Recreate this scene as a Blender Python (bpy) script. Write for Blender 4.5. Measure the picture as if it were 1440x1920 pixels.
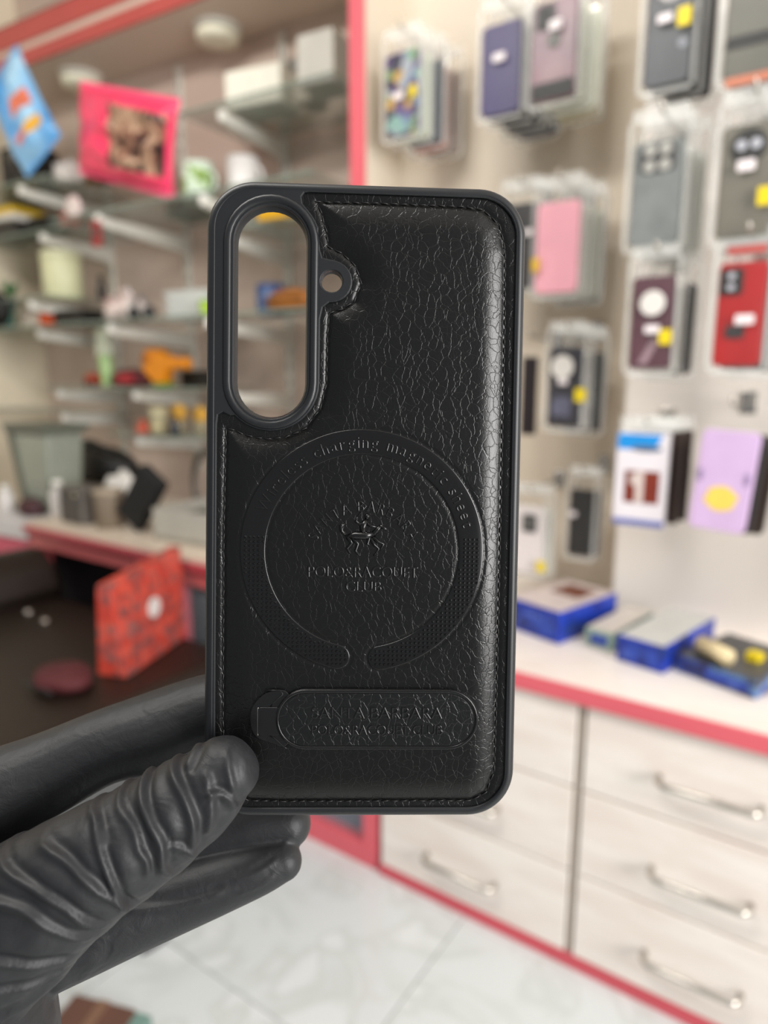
import bpy, bmesh, math, random
import numpy as np
from math import sin, cos, radians, pi, atan2, hypot, sqrt
from mathutils import Matrix, Vector

random.seed(7)
rng = np.random.default_rng(7)
for o in list(bpy.data.objects):
    bpy.data.objects.remove(o)
scene = bpy.context.scene
C = scene.collection

# ------------------------------------------------------------------ camera
cam = bpy.data.cameras.new('camera')
cam.sensor_fit = 'HORIZONTAL'
cam.sensor_width = 36.0
cam.lens = 32.0
cam.clip_start = 0.01
cam.dof.use_dof = True
cam.dof.focus_distance = 0.176
cam.dof.aperture_fstop = 9.6
camo = bpy.data.objects.new('camera', cam)
C.objects.link(camo)
camo.location = (0, 0, 0.9)
camo.rotation_euler = (radians(90 - 11.0), 0, 0)
scene.camera = camo

# ------------------------------------------------------------------ world, lights, exposure
world = bpy.data.worlds.new('world')
scene.world = world
world.use_nodes = True
bg = world.node_tree.nodes['Background']
bg.inputs[0].default_value = (0.93, 0.96, 1.0, 1)
bg.inputs[1].default_value = 0.24


def area(name, loc, target, sx, sy, power, color=(1, 1, 1)):
    l = bpy.data.lights.new(name, 'AREA')
    l.shape = 'RECTANGLE'
    l.size = sx
    l.size_y = sy
    l.energy = power
    l.color = color
    o = bpy.data.objects.new(name, l)
    C.objects.link(o)
    o.location = loc
    d = Vector(target) - Vector(loc)
    o.rotation_euler = d.to_track_quat('-Z', 'Y').to_euler()
    return o


area('shop_front_daylight', (1.75, -1.2, 1.25), (-0.1, 1.2, 0.9), 0.95, 1.4, 61, (1.0, 0.98, 0.96))
area('shop_tube_light', (-0.75, 0.30, 2.2), (-0.35, 1.35, 0.85), 1.3, 0.18, 19, (1.0, 0.975, 0.93))

vs = scene.view_settings
vs.view_transform = 'Standard'
vs.look = 'None'
vs.exposure = 0.45
vs.gamma = 1.0
vs.use_curve_mapping = False

# ------------------------------------------------------------------ materials


def lin(h):
    h = h.lstrip('#')
    out = []
    for i in (0, 2, 4):
        c = int(h[i:i + 2], 16) / 255
        out.append(c / 12.92 if c <= 0.04045 else ((c + 0.055) / 1.055) ** 2.4)
    return (*out, 1.0)


MATS = {}


def base_mat(name):
    m = bpy.data.materials.new(name)
    m.use_nodes = True
    nt = m.node_tree
    return m, nt, nt.nodes['Principled BSDF']


def tex_obj(nt):
    return nt.nodes.new('ShaderNodeTexCoord').outputs['Object']


def mat(hexc, rough=0.5, var=0.08, scale=40, bump=0.0, metal=0.0, spec=0.5, coat=0.0, name=None):
    key = (hexc, rough, var, scale, bump, metal, spec, coat)
    if key in MATS:
        return MATS[key]
    m, nt, b = base_mat(name or 'plain_' + hexc.strip('#'))
    c = lin(hexc)
    n = nt.nodes.new('ShaderNodeTexNoise')
    n.inputs['Scale'].default_value = scale
    n.inputs['Detail'].default_value = 3
    nt.links.new(tex_obj(nt), n.inputs['Vector'])
    r = nt.nodes.new('ShaderNodeValToRGB')
    r.color_ramp.elements[0].position = 0.3
    r.color_ramp.elements[1].position = 0.7
    r.color_ramp.elements[0].color = tuple(x * (1 - var) for x in c[:3]) + (1,)
    r.color_ramp.elements[1].color = tuple(min(1, x * (1 + var)) for x in c[:3]) + (1,)
    nt.links.new(n.outputs['Fac'], r.inputs['Fac'])
    nt.links.new(r.outputs['Color'], b.inputs['Base Color'])
    b.inputs['Roughness'].default_value = rough
    b.inputs['Metallic'].default_value = metal
    b.inputs['Specular IOR Level'].default_value = spec
    b.inputs['Coat Weight'].default_value = coat
    if bump:
        bp = nt.nodes.new('ShaderNodeBump')
        bp.inputs['Strength'].default_value = bump
        bp.inputs['Distance'].default_value = 0.001
        n2 = nt.nodes.new('ShaderNodeTexNoise')
        n2.inputs['Scale'].default_value = scale * 20
        nt.links.new(tex_obj(nt), n2.inputs['Vector'])
        nt.links.new(n2.outputs['Fac'], bp.inputs['Height'])
        nt.links.new(bp.outputs['Normal'], b.inputs['Normal'])
    MATS[key] = m
    return m


def pattern(name, cols, scale, rough=0.5, kind='voronoi', warp=0.0, coat=0.0, stretch=(1, 1, 1)):
    """printed pattern: cell or cloud pattern through a stepped colour ramp"""
    m, nt, b = base_mat(name)
    mp = nt.nodes.new('ShaderNodeMapping')
    mp.inputs['Scale'].default_value = stretch
    nt.links.new(tex_obj(nt), mp.inputs['Vector'])
    if kind == 'voronoi':
        t = nt.nodes.new('ShaderNodeTexVoronoi')
        t.inputs['Scale'].default_value = scale
        out = t.outputs['Color']
        sep = nt.nodes.new('ShaderNodeSeparateColor')
        nt.links.new(out, sep.inputs['Color'])
        fac = sep.outputs['Red']
    else:
        t = nt.nodes.new('ShaderNodeTexNoise')
        t.inputs['Scale'].default_value = scale
        t.inputs['Detail'].default_value = 2
        t.inputs['Distortion'].default_value = warp
        fac = t.outputs['Fac']
    nt.links.new(mp.outputs['Vector'], t.inputs['Vector'])
    r = nt.nodes.new('ShaderNodeValToRGB')
    cr = r.color_ramp
    n = len(cols)
    lo, hi = (0, 1) if kind == 'voronoi' else (0.32, 0.68)
    cr.elements[0].color = lin(cols[0])
    cr.elements[0].position = lo
    cr.elements[1].color = lin(cols[-1])
    cr.elements[1].position = hi if kind != 'voronoi' else (n - 1) / n
    for i in range(1, n - 1):
        e = cr.elements.new(lo + (hi - lo) * i / (n if kind == 'voronoi' else n - 1))
        e.color = lin(cols[i])
    cr.interpolation = 'CONSTANT' if kind == 'voronoi' else 'LINEAR'
    nt.links.new(fac, r.inputs['Fac'])
    nt.links.new(r.outputs['Color'], b.inputs['Base Color'])
    b.inputs['Roughness'].default_value = rough
    b.inputs['Coat Weight'].default_value = coat
    return m


def leather_mat(name, cell, hexc, strength, rough, stretch=(1.0, 0.8, 1.0)):
    m, nt, b = base_mat(name)
    co = tex_obj(nt)
    nz = nt.nodes.new('ShaderNodeTexNoise')
    nz.inputs['Scale'].default_value = 0.45 / cell
    nz.inputs['Detail'].default_value = 3
    nt.links.new(co, nz.inputs['Vector'])
    sub = nt.nodes.new('ShaderNodeVectorMath')
    sub.operation = 'SUBTRACT'
    sub.inputs[1].default_value = (0.5, 0.5, 0.5)
    nt.links.new(nz.outputs['Color'], sub.inputs[0])
    sc = nt.nodes.new('ShaderNodeVectorMath')
    sc.operation = 'SCALE'
    sc.inputs['Scale'].default_value = cell * 1.9
    nt.links.new(sub.outputs[0], sc.inputs[0])
    ad = nt.nodes.new('ShaderNodeVectorMath')
    ad.operation = 'ADD'
    nt.links.new(co, ad.inputs[0])
    nt.links.new(sc.outputs[0], ad.inputs[1])
    mp = nt.nodes.new('ShaderNodeMapping')
    mp.inputs['Scale'].default_value = stretch
    nt.links.new(ad.outputs[0], mp.inputs['Vector'])

    def crack(scale, width):
        v = nt.nodes.new('ShaderNodeTexVoronoi')
        v.feature = 'DISTANCE_TO_EDGE'
        v.inputs['Scale'].default_value = scale
        nt.links.new(mp.outputs['Vector'], v.inputs['Vector'])
        mr = nt.nodes.new('ShaderNodeMapRange')
        mr.interpolation_type = 'SMOOTHSTEP'
        mr.inputs['From Min'].default_value = 0
        mr.inputs['From Max'].default_value = width
        nt.links.new(v.outputs['Distance'], mr.inputs['Value'])
        return mr.outputs['Result']
    c1 = crack(1 / cell, 0.055)
    c2 = crack(2.1 / cell, 0.10)
    fine = nt.nodes.new('ShaderNodeTexNoise')
    fine.inputs['Scale'].default_value = 6 / cell
    nt.links.new(co, fine.inputs['Vector'])
    # creases come and go over the hide
    big = nt.nodes.new('ShaderNodeTexNoise')
    big.inputs['Scale'].default_value = 0.12 / cell
    nt.links.new(co, big.inputs['Vector'])

    def mul(a, f):
        k = nt.nodes.new('ShaderNodeMath')
        k.operation = 'MULTIPLY'
        nt.links.new(a, k.inputs[0])
        if isinstance(f, float):
            k.inputs[1].default_value = f
        else:
            nt.links.new(f, k.inputs[1])
        return k.outputs[0]

    def add(a, c):
        k = nt.nodes.new('ShaderNodeMath')
        k.operation = 'ADD'
        nt.links.new(a, k.inputs[0])
        nt.links.new(c, k.inputs[1])
        return k.outputs[0]
    h = add(add(mul(c1, 1.0), mul(mul(c2, big.outputs['Fac']), 0.45)), mul(fine.outputs['Fac'], 0.06))
    bp = nt.nodes.new('ShaderNodeBump')
    bp.inputs['Strength'].default_value = strength
    bp.inputs['Distance'].default_value = cell * 0.05
    nt.links.new(h, bp.inputs['Height'])
    nt.links.new(bp.outputs['Normal'], b.inputs['Normal'])
    b.inputs['Base Color'].default_value = lin(hexc)
    b.inputs['Roughness'].default_value = rough
    b.inputs['Specular IOR Level'].default_value = 0.42
    return m


def film_mat(name, opac, tint='#F4F4F0'):
    """thin clear plastic film: mostly see-through with a bright gloss"""
    m, nt, b = base_mat(name)
    b.inputs['Base Color'].default_value = lin(tint)
    b.inputs['Roughness'].default_value = 0.12
    b.inputs['Specular IOR Level'].default_value = 0.18
    b.inputs['Alpha'].default_value = opac
    n = nt.nodes.new('ShaderNodeTexNoise')
    n.inputs['Scale'].default_value = 60
    nt.links.new(tex_obj(nt), n.inputs['Vector'])
    bp = nt.nodes.new('ShaderNodeBump')
    bp.inputs['Strength'].default_value = 0.8
    bp.inputs['Distance'].default_value = 0.004
    nt.links.new(n.outputs['Fac'], bp.inputs['Height'])
    nt.links.new(bp.outputs['Normal'], b.inputs['Normal'])
    return m


def glass_mat(name, tint, opac):
    m, nt, b = base_mat(name)
    n = nt.nodes.new('ShaderNodeTexNoise')
    n.inputs['Scale'].default_value = 3
    nt.links.new(tex_obj(nt), n.inputs['Vector'])
    b.inputs['Base Color'].default_value = lin(tint)
    b.inputs['Roughness'].default_value = 0.05
    b.inputs['Alpha'].default_value = opac
    return m


def marble_mat():
    m, nt, b = base_mat('marble_tile')
    co = tex_obj(nt)
    n = nt.nodes.new('ShaderNodeTexNoise')
    n.inputs['Scale'].default_value = 5
    n.inputs['Detail'].default_value = 6
    n.inputs['Distortion'].default_value = 1.6
    nt.links.new(co, n.inputs['Vector'])
    r = nt.nodes.new('ShaderNodeValToRGB')
    cr = r.color_ramp
    cr.elements[0].position = 0.44
    cr.elements[0].color = lin('#CCD1D1')
    cr.elements[1].position = 0.56
    cr.elements[1].color = lin('#D2D6D6')
    e = cr.elements.new(0.5)
    e.color = lin('#C2C7C5')
    nt.links.new(n.outputs['Fac'], r.inputs['Fac'])
    nt.links.new(r.outputs['Color'], b.inputs['Base Color'])
    b.inputs['Roughness'].default_value = 0.22
    return m


def woodgrain(name, a, c, rough=0.4):
    m, nt, b = base_mat(name)
    mp = nt.nodes.new('ShaderNodeMapping')
    mp.inputs['Scale'].default_value = (3, 3, 14)
    nt.links.new(tex_obj(nt), mp.inputs['Vector'])
    n = nt.nodes.new('ShaderNodeTexNoise')
    n.inputs['Scale'].default_value = 2.2
    n.inputs['Detail'].default_value = 5
    n.inputs['Distortion'].default_value = 0.6
    nt.links.new(mp.outputs['Vector'], n.inputs['Vector'])
    r = nt.nodes.new('ShaderNodeValToRGB')
    r.color_ramp.elements[0].position = 0.35
    r.color_ramp.elements[1].position = 0.65
    r.color_ramp.elements[0].color = lin(a)
    r.color_ramp.elements[1].color = lin(c)
    nt.links.new(n.outputs['Fac'], r.inputs['Fac'])
    nt.links.new(r.outputs['Color'], b.inputs['Base Color'])
    b.inputs['Roughness'].default_value = rough
    return m


M_WALL = mat('#D9CDBB', 0.6, 0.03, 3)
M_PANEL = mat('#DCD4CB', 0.55, 0.03, 3)
M_ALCOVE = mat('#CFBBAD', 0.65, 0.04, 3)
M_LEFTWALL = mat('#E6DAC2', 0.6, 0.03, 3)
M_SOFFIT = mat('#D6C4B4', 0.6, 0.03, 3)
M_CEIL = mat('#D2CFCB', 0.7, 0.03, 3)
M_PINK = mat('#D9606B', 0.45, 0.04, 8)
M_REDBEAM = mat('#BF5650', 0.5, 0.04, 8)
M_LAM = woodgrain('cream_laminate', '#E4D8CF', '#EEE6DE')
M_WHITE = mat('#E6E4DC', 0.4, 0.03, 20)
M_WHITEMETAL = mat('#DFDDD3', 0.35, 0.03, 20)
M_CHROME = mat('#C9C4BC', 0.22, 0.03, 60, metal=1.0)
M_BLACK = mat('#151413', 0.5, 0.1, 60)
M_GREY = mat('#6E6C68', 0.5, 0.08, 40)
M_DGREY = mat('#2E2C2D', 0.45, 0.08, 40)
M_YELLOW = mat('#E6CC12', 0.5, 0.05, 40)
M_LABEL = mat('#EDE3E4', 0.5, 0.03, 40)
M_FILM = film_mat('clear_film', 0.022)
M_FILMEDGE = film_mat('film_fold', 0.3)
M_GLASS = glass_mat('shelf_glass', '#9FB0A6', 0.3)
M_GLASSEDGE = mat('#7C8A80', 0.15, 0.05, 20)

# ------------------------------------------------------------------ mesh helpers


class MB:
    def __init__(s):
        s.v = []
        s.f = []

    def add(s, vs_, fs_):
        k = len(s.v)
        s.v += [tuple(map(float, p)) for p in vs_]
        s.f += [tuple(i + k for i in f) for f in fs_]
        return s

    def box(s, x0, x1, y0, y1, z0, z1):
        return s.add([(x0, y0, z0), (x1, y0, z0), (x1, y1, z0), (x0, y1, z0), (x0, y0, z1), (x1, y0, z1), (x1, y1, z1), (x0, y1, z1)],
                     [(3, 2, 1, 0), (4, 5, 6, 7), (0, 1, 5, 4), (1, 2, 6, 5), (2, 3, 7, 6), (3, 0, 4, 7)])

    def hexa(s, bottom, top):
        return s.add(list(bottom) + list(top), [(3, 2, 1, 0), (4, 5, 6, 7), (0, 1, 5, 4), (1, 2, 6, 5), (2, 3, 7, 6), (3, 0, 4, 7)])

    def prism_y(s, pts, y0, y1):
        """polygon in x,z (counter-clockwise seen from -y) extruded along y"""
        n = len(pts)
        vs_ = [(x, y0, z) for x, z in pts] + [(x, y1, z) for x, z in pts]
        fs_ = [tuple(range(n)), tuple(range(2 * n - 1, n - 1, -1))]
        fs_ += [(i, i + n, (i + 1) % n + n, (i + 1) % n) for i in range(n)]
        return s.add(vs_, fs_)

    def prism_z(s, pts, z0, z1):
        n = len(pts)
        vs_ = [(x, y, z0) for x, y in pts] + [(x, y, z1) for x, y in pts]
        fs_ = [tuple(range(n - 1, -1, -1)), tuple(range(n, 2 * n))]
        fs_ += [(i, (i + 1) % n, (i + 1) % n + n, i + n) for i in range(n)]
        return s.add(vs_, fs_)

    def prism_x(s, pts, x0, x1):
        n = len(pts)
        vs_ = [(x0, y, z) for y, z in pts] + [(x1, y, z) for y, z in pts]
        fs_ = [tuple(range(n)), tuple(range(2 * n - 1, n - 1, -1))]
        fs_ += [(i, i + n, (i + 1) % n + n, (i + 1) % n) for i in range(n)]
        return s.add(vs_, fs_)

    def tube(s, path, rad, seg=10, squash=1.0):
        P = [Vector(p) for p in path]
        n = len(P)
        if not hasattr(rad, '__len__'):
            rad = [rad] * n
        vs_ = []
        ref = None
        for i in range(n):
            t = (P[min(i + 1, n - 1)] - P[max(i - 1, 0)]).normalized()
            if ref is None:
                ref = Vector((0, 0, 1)) if abs(t.z) < 0.9 else Vector((1, 0, 0))
            a = (ref - t * ref.dot(t)).normalized()
            b = t.cross(a)
            ref = a
            for k in range(seg):
                an = 2 * pi * k / seg
                vs_.append(P[i] + a * (cos(an) * rad[i] * squash) + b * (sin(an) * rad[i]))
        fs_ = []
        for i in range(n - 1):
            for k in range(seg):
                k2 = (k + 1) % seg
                fs_.append((i * seg + k, i * seg + k2, (i + 1) * seg + k2, (i + 1) * seg + k))
        fs_.append(tuple(range(seg - 1, -1, -1)))
        fs_.append(tuple((n - 1) * seg + k for k in range(seg)))
        return s.add(vs_, fs_)

    def lathe(s, prof, seg=24, c=(0, 0, 0), axis='z'):
        vs_ = []
        for r, z in prof:
            for k in range(seg):
                a = 2 * pi * k / seg
                if axis == 'z':
                    vs_.append((c[0] + r * cos(a), c[1] + r * sin(a), c[2] + z))
                elif axis == 'y':
                    vs_.append((c[0] + r * cos(a), c[1] - z, c[2] + r * sin(a)))
                else:
                    vs_.append((c[0] + z, c[1] + r * cos(a), c[2] + r * sin(a)))
        fs_ = []
        n = len(prof)
        for i in range(n - 1):
            for k in range(seg):
                k2 = (k + 1) % seg
                fs_.append((i * seg + k, i * seg + k2, (i + 1) * seg + k2, (i + 1) * seg + k))
        fs_.append(tuple(range(seg - 1, -1, -1)))
        fs_.append(tuple((n - 1) * seg + k for k in range(seg)))
        return s.add(vs_, fs_)

    def build(s, name, m, parent=None, smooth=False, bevel=0.0, seg=2, rot=None, off=None):
        me = bpy.data.meshes.new(name)
        vv = s.v
        if rot is not None:
            vv = [rot @ Vector(p) for p in vv]
        if off is not None:
            vv = [Vector(p) + Vector(off) for p in vv]
        me.from_pydata([tuple(p) for p in vv], [], s.f)
        return finish(name, me, m, parent, smooth, bevel, seg)


def finish(name, me, m, parent=None, smooth=False, bevel=0.0, seg=2, fix=True):
    me.validate()
    if fix:
        bm = bmesh.new()
        bm.from_mesh(me)
        bmesh.ops.recalc_face_normals(bm, faces=bm.faces)
        bm.to_mesh(me)
        bm.free()
    me.materials.append(m)
    if smooth:
        me.polygons.foreach_set('use_smooth', [True] * len(me.polygons))
    o = bpy.data.objects.new(name, me)
    C.objects.link(o)
    if parent is not None:
        o.parent = parent
    if bevel:
        md = o.modifiers.new('bevel', 'BEVEL')
        md.width = bevel
        md.segments = seg
        md.limit_method = 'ANGLE'
        md.angle_limit = radians(35)
    return o


def rrect(w, h, r, n=6, cx=0.0, cy=0.0):
    pts = []
    for sx, sy, a0 in ((1, 1, 0), (-1, 1, 90), (-1, -1, 180), (1, -1, 270)):
        for i in range(n + 1):
            a = radians(a0 + 90 * i / n)
            pts.append((cx + sx * (w / 2 - r) + r * cos(a), cy + sy * (h / 2 - r) + r * sin(a)))
    return pts


def mirror_cc(pts):
    return pts


AR = radians(55.5 - 90)     # yaw of the wall with the hanging cases and of the drawer cabinets
AL = radians(59.5 - 90)     # yaw of the shelf alcove


def loc(yaw, u, v, z):
    return (u * cos(yaw) - v * sin(yaw), u * sin(yaw) + v * cos(yaw), z)


def tag(o, label, cat, group=None):
    o['label'] = label
    o['category'] = cat
    if group:
        o['group'] = group
    return o


def thing(name, label, cat, yaw, u, v, z, turn=0.0, group=None, tilt=(0, 0)):
    o = bpy.data.objects.new(name, None)
    o.empty_display_size = 0.02
    C.objects.link(o)
    o.location = loc(yaw, u, v, z)
    o.rotation_euler = (tilt[0], tilt[1], yaw + turn)
    return tag(o, label, cat, group)


def put(o, yaw, u, v, z, turn=0.0, tilt=(0, 0)):
    o.location = loc(yaw, u, v, z)
    o.rotation_euler = (tilt[0], tilt[1], yaw + turn)
    return o


def struct(name, mb, m, yaw, parent=None, bevel=0.0):
    o = mb.build(name, m, parent, bevel=bevel)
    if parent is None:
        o.rotation_euler = (0, 0, yaw)
        o['kind'] = 'structure'
    return o


# ================================================================== THE SETTING
ZC = 0.466        # drawer-cabinet worktop
VF = 0.917        # front line of the counters
W1, W2 = 1.40, 1.266
ZCEIL = 2.25

floor = struct('floor', MB().box(-3.2, 1.8, -2.2, 2.6, -0.06, -0.004), mat('#AFB0AC', 0.6, 0.05, 10), AR)
tm = bpy.data.meshes.new('tile')
TS = 0.4
tb = MB().box(0.001, TS - 0.001, 0.001, TS - 0.001, -0.004, 0.0)
tm.from_pydata(tb.v, [], tb.f)
M_MARBLE = marble_mat()
tm.materials.append(M_MARBLE)
for i in range(-5, 4):
    for j in range(-3, 1):
        t = bpy.data.objects.new('tile', tm)
        C.objects.link(t)
        t.parent = floor
        t.location = (-0.46 + i * TS, 0.59 + j * TS, 0)

struct('wall_back', MB().box(-1.02, -0.30, W1, W1 + 0.05, 0.0, ZCEIL), M_WALL, AR)
struct('wall_right', MB().box(-0.345, 1.2, W2, W2 + 0.19, 0.0, ZCEIL), M_PANEL, AR)
struct('wall_partition', MB().box(-0.941, -0.911, 1.256, 1.46, 0.0, ZCEIL), M_WALL, AR)
struct('trim_1', MB().box(-0.943, -0.909, 1.244, 1.256, 0.45, ZCEIL), M_PINK, AR, bevel=0.001)

struct('wall_alcove', MB().box(-2.6, -0.75, 1.70, 1.75, 0.0, ZCEIL), M_ALCOVE, AL)
struct('wall_left', MB().box(-2.6, -2.545, -0.4, 1.70, 0.0, ZCEIL), M_LEFTWALL, AL)
struct('ceiling', MB().box(-3.2, 1.8, -1.0, 2.6, ZCEIL, ZCEIL + 0.05), M_CEIL, AR)
struct('ceiling_soffit', MB().box(-2.545, -0.95, 1.475, 1.70, 1.868, 1.93), M_SOFFIT, AL)
struct('trim_2', MB().box(-2.545, -0.95, 1.466, 1.475, 1.866, 1.907), M_REDBEAM, AL)
struct('trim_3', MB().box(-2.545, -0.95, 1.470, 1.475, 1.907, 1.928), M_SOFFIT, AL)
struct('trim_4', MB().box(-2.545, -0.95, 1.462, 1.475, 1.928, 1.987), M_REDBEAM, AL)
struct('trim_5', MB().box(-2.545, -0.95, 1.474, 1.50, 1.987, 2.0), M_DGREY, AL)

# ================================================================== DRAWER CABINETS


def handle(parent, x0, x1, z):
    h = MB().tube([(x0, VF - 0.002, z), (x0, VF - 0.016, z), (x0 + 0.008, VF - 0.024, z), (x1 - 0.008, VF - 0.024, z), (x1, VF - 0.016, z), (x1, VF - 0.002, z)], 0.0045, 10)
    return h.build('handle', M_CHROME, parent, smooth=True)


def cabinet(label, u0, u1, hx0, hx1):
    t = thing('drawer_cabinet', label, 'cabinet', AR, 0, 0, 0, group='drawer cabinets along the wall')
    MB().box(u0 + 0.001, u1 - 0.001, VF + 0.017, W2 - 0.01, 0.018, 0.442).build('body', M_LAM, t)
    rows = ((0.020, 0.161), (0.165, 0.301), (0.305, 0.441))
    for k, (z0, z1) in enumerate(rows):
        dr = MB().box(u0 + 0.004, u1 - 0.004, VF, VF + 0.016, z0, z1).build('drawer', M_LAM, t, bevel=0.0015)
        handle(dr, hx0, hx1, (0.085, 0.223, 0.365)[k])
    return t


cabinet('cream drawer cabinet with bar handles at the right, nearest the camera', -0.279, 0.20, -0.170, -0.045)
cabinet('cream drawer cabinet beside the pink framed glass showcase', -0.640, -0.285, -0.537, -0.407)
MB().box(-0.285, -0.279, VF + 0.003, W2 - 0.02, 0.018, 0.442).build('filler', mat('#C2B7AA', 0.6, 0.04, 10))
fil = bpy.data.objects['filler']
fil.name = 'trim_6'
fil['kind'] = 'structure'
fil.rotation_euler = (0, 0, AR)
struct('baseboard_right', MB().box(-0.64, 0.20, VF - 0.004, VF + 0.012, 0.0, 0.018), mat('#C9525E', 0.45, 0.04, 8), AR)
WX = -0.645
wt = thing('worktop', 'cream laminate worktop with a pink front edge over the drawer cabinets', 'worktop', AR, 0, 0, 0.444)
MB().box(WX, 0.20, VF - 0.004, W2, 0.0, 0.022).build('top', M_LAM, wt)
MB().box(WX, 0.20, VF - 0.012, VF - 0.004, -0.002, 0.0225).build('edge_band', M_PINK, wt, bevel=0.001)
MB().box(WX, -0.345, W2, W1, 0.0, 0.022).build('rear_strip', M_LAM, wt)

# ---- pink framed showcase that carries the counter on the left
M_PINK_SHADE = mat('#BE5F60', 0.5, 0.05, 8)  # duller copy of the pink, with the shade put into its colour
sc = thing('glass_showcase', 'pink framed glass showcase counter with dark interior, left of the drawers', 'showcase', AR, 0, 0, 0)
X0, X1 = -1.765, -0.648
MB().box(X0, X1, VF - 0.004, 1.36, 0.512, 0.534).build('top', mat('#CDBFAE', 0.4, 0.04, 10), sc)
MB().box(X0 - 0.004, X1 + 0.002, VF - 0.014, VF - 0.004, 0.508, 0.524).build('edge_band', mat('#A83E48', 0.5, 0.05, 8), sc, bevel=0.001)
MB().box(X0, X1, VF, VF + 0.03, 0.470, 0.508).build('top_rail', M_PINK_SHADE, sc, bevel=0.001)
MB().box(X0, X1, VF, VF + 0.03, 0.0, 0.043).build('bottom_rail', M_PINK, sc, bevel=0.001)
for xa in (X0, -1.2, X1 - 0.032):
    MB().box(xa, xa + (0.05 if xa == X0 else 0.032), VF + 0.001, VF + 0.03, 0.043, 0.470).build('post', M_PINK, sc, bevel=0.001)
MB().box(X0, X1, 1.33, 1.35, 0.0, 0.512).build('back_panel', mat('#1E1A1E', 0.6, 0.1, 8), sc)
MB().box(X0, X1, VF + 0.03, 1.33, 0.03, 0.043).build('floor_panel', mat('#6F6F85', 0.4, 0.1, 8), sc)
MB().box(X0, X0 + 0.012, VF + 0.03, 1.33, 0.043, 0.512).build('side_panel', mat('#1C1517', 0.6, 0.08, 8), sc)
MB().box(X1 - 0.012, X1, VF + 0.03, 1.33, 0.043, 0.512).build('side_panel', mat('#1C1517', 0.6, 0.08, 8), sc)
MB().box(-1.168, X1 - 0.032, VF + 0.012, VF + 0.016, 0.043, 0.470).build('pane', glass_mat('showcase_glass', '#A8B0B8', 0.18), sc)

MB().box(-2.15, X0 - 0.001, 1.15, 1.36, 0.0, 0.534).build('rear_section', mat('#B9A99A', 0.5, 0.05, 8), sc)

# pink door panel standing at the showcase's far end
dp = thing('pink_door_panel', 'pink cabinet panel with pale cap at the far left end of the counter', 'panel', AR, -1.78, 0.93, 0.0, turn=radians(6))
MB().box(-0.26, -0.002, 0.0, 0.03, 0.0, 0.478).build('panel', mat('#C9566C', 0.5, 0.05, 8), dp)
MB().box(-0.26, -0.004, -0.008, 0.20, 0.478, 0.528).build('cap', mat('#C9C6C6', 0.4, 0.04, 10), dp, bevel=0.003)
MB().hexa([(-0.002, -0.004, 0), (0.012, -0.004, 0), (0.012, 0.03, 0), (-0.002, 0.03, 0)], [(-0.002, -0.004, 0.50), (0.008, -0.004, 0.50), (0.008, 0.03, 0.50), (-0.002, 0.03, 0.50)]).build('edge_strip', mat('#B58A86', 0.4, 0.05, 8), dp)

# ================================================================== SHELF ALCOVE
UP = {'a': -2.115, 'b': -1.74, 'c': -1.33}
names = {'a': 'nearest the left wall corner', 'b': 'in the middle of the alcove', 'c': 'beside the pink post'}
for k, uu in UP.items():
    o = thing('shelf_upright', 'white slotted shelf upright ' + names[k], 'shelf upright', AL, uu, 1.70, 0.535, group='shelf uprights')
    MB().box(-0.0125, 0.0125, -0.012, 0.0, 0, 1.32).build('rail', M_WHITEMETAL, o, bevel=0.002)
    for i in range(26):
        MB().box(-0.003, 0.003, -0.0128, -0.0118, 0.05 + i * 0.048, 0.08 + i * 0.048).build('slot', M_GREY, o)


def bracket(k, z, ln, label):
    o = thing('shelf_bracket', label, 'bracket', AL, UP[k], 1.687, z - 0.008, group='white shelf brackets')
    pts = [(0.0, -0.052), (0.0, 0.0), (-ln, 0.0), (-ln - 0.004, -0.004), (-ln - 0.003, -0.02), (-ln + 0.02, -0.026)]
    MB().prism_x(pts, -0.009, 0.009).build('arm', M_WHITEMETAL, o, bevel=0.003)
    MB().box(-0.010, 0.010, -0.004, 0.0, -0.06, 0.0).build('hook_plate', M_WHITEMETAL, o)
    MB().box(-0.0095, 0.0095, -ln - 0.006, -ln + 0.014, -0.021, 0.006).build('end_cap', M_WHITE, o, bevel=0.004)
    return o


BR = [('a', 1.489, 0.31, 'white bracket under the blue snack bag shelf'), ('a', 1.36, 0.25, 'white bracket under the black cables at left'),
      ('a', 1.148, 0.31, 'white bracket under the cream canister'), ('a', 1.06, 0.29, 'white bracket under the orange and white carton shelf'),
      ('a', 0.868, 0.24, 'white bracket under the green and white tube'), ('a', 0.79, 0.23, 'lowest white bracket on the left upright'),
      ('b', 1.36, 0.33, 'white bracket under the hot pink bag'), ('b', 1.06, 0.315, 'white bracket under the crumpled white bag'),
      ('b', 0.868, 0.24, 'white bracket under the orange toy'), ('b', 0.726, 0.24, 'white bracket under the cream cup, lowest on its upright'),
      ('c', 1.58, 0.25, 'white bracket under the top glass shelf with white boxes'), ('c', 1.36, 0.33, 'white bracket under the white mug shelf'),
      ('c', 1.285, 0.25, 'white bracket under the yellow box'), ('c', 1.06, 0.33, 'white bracket under the brown pouch shelf'), ('c', 0.868, 0.25, 'white bracket low beside the pink post')]
for b_ in BR:
    bracket(*b_)


def shelf(label, u0, u1, z, depth):
    o = thing('glass_shelf', label, 'shelf', AL, 0, 0, z, group='glass shelves')
    MB().box(u0, u1, 1.69 - depth, 1.685, -0.006, 0.0).build('pane', M_GLASS, o)
    MB().box(u0, u1, 1.6885 - depth, 1.69 - depth, -0.006, 0.0).build('polished_edge', M_GLASSEDGE, o)
    return o


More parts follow.
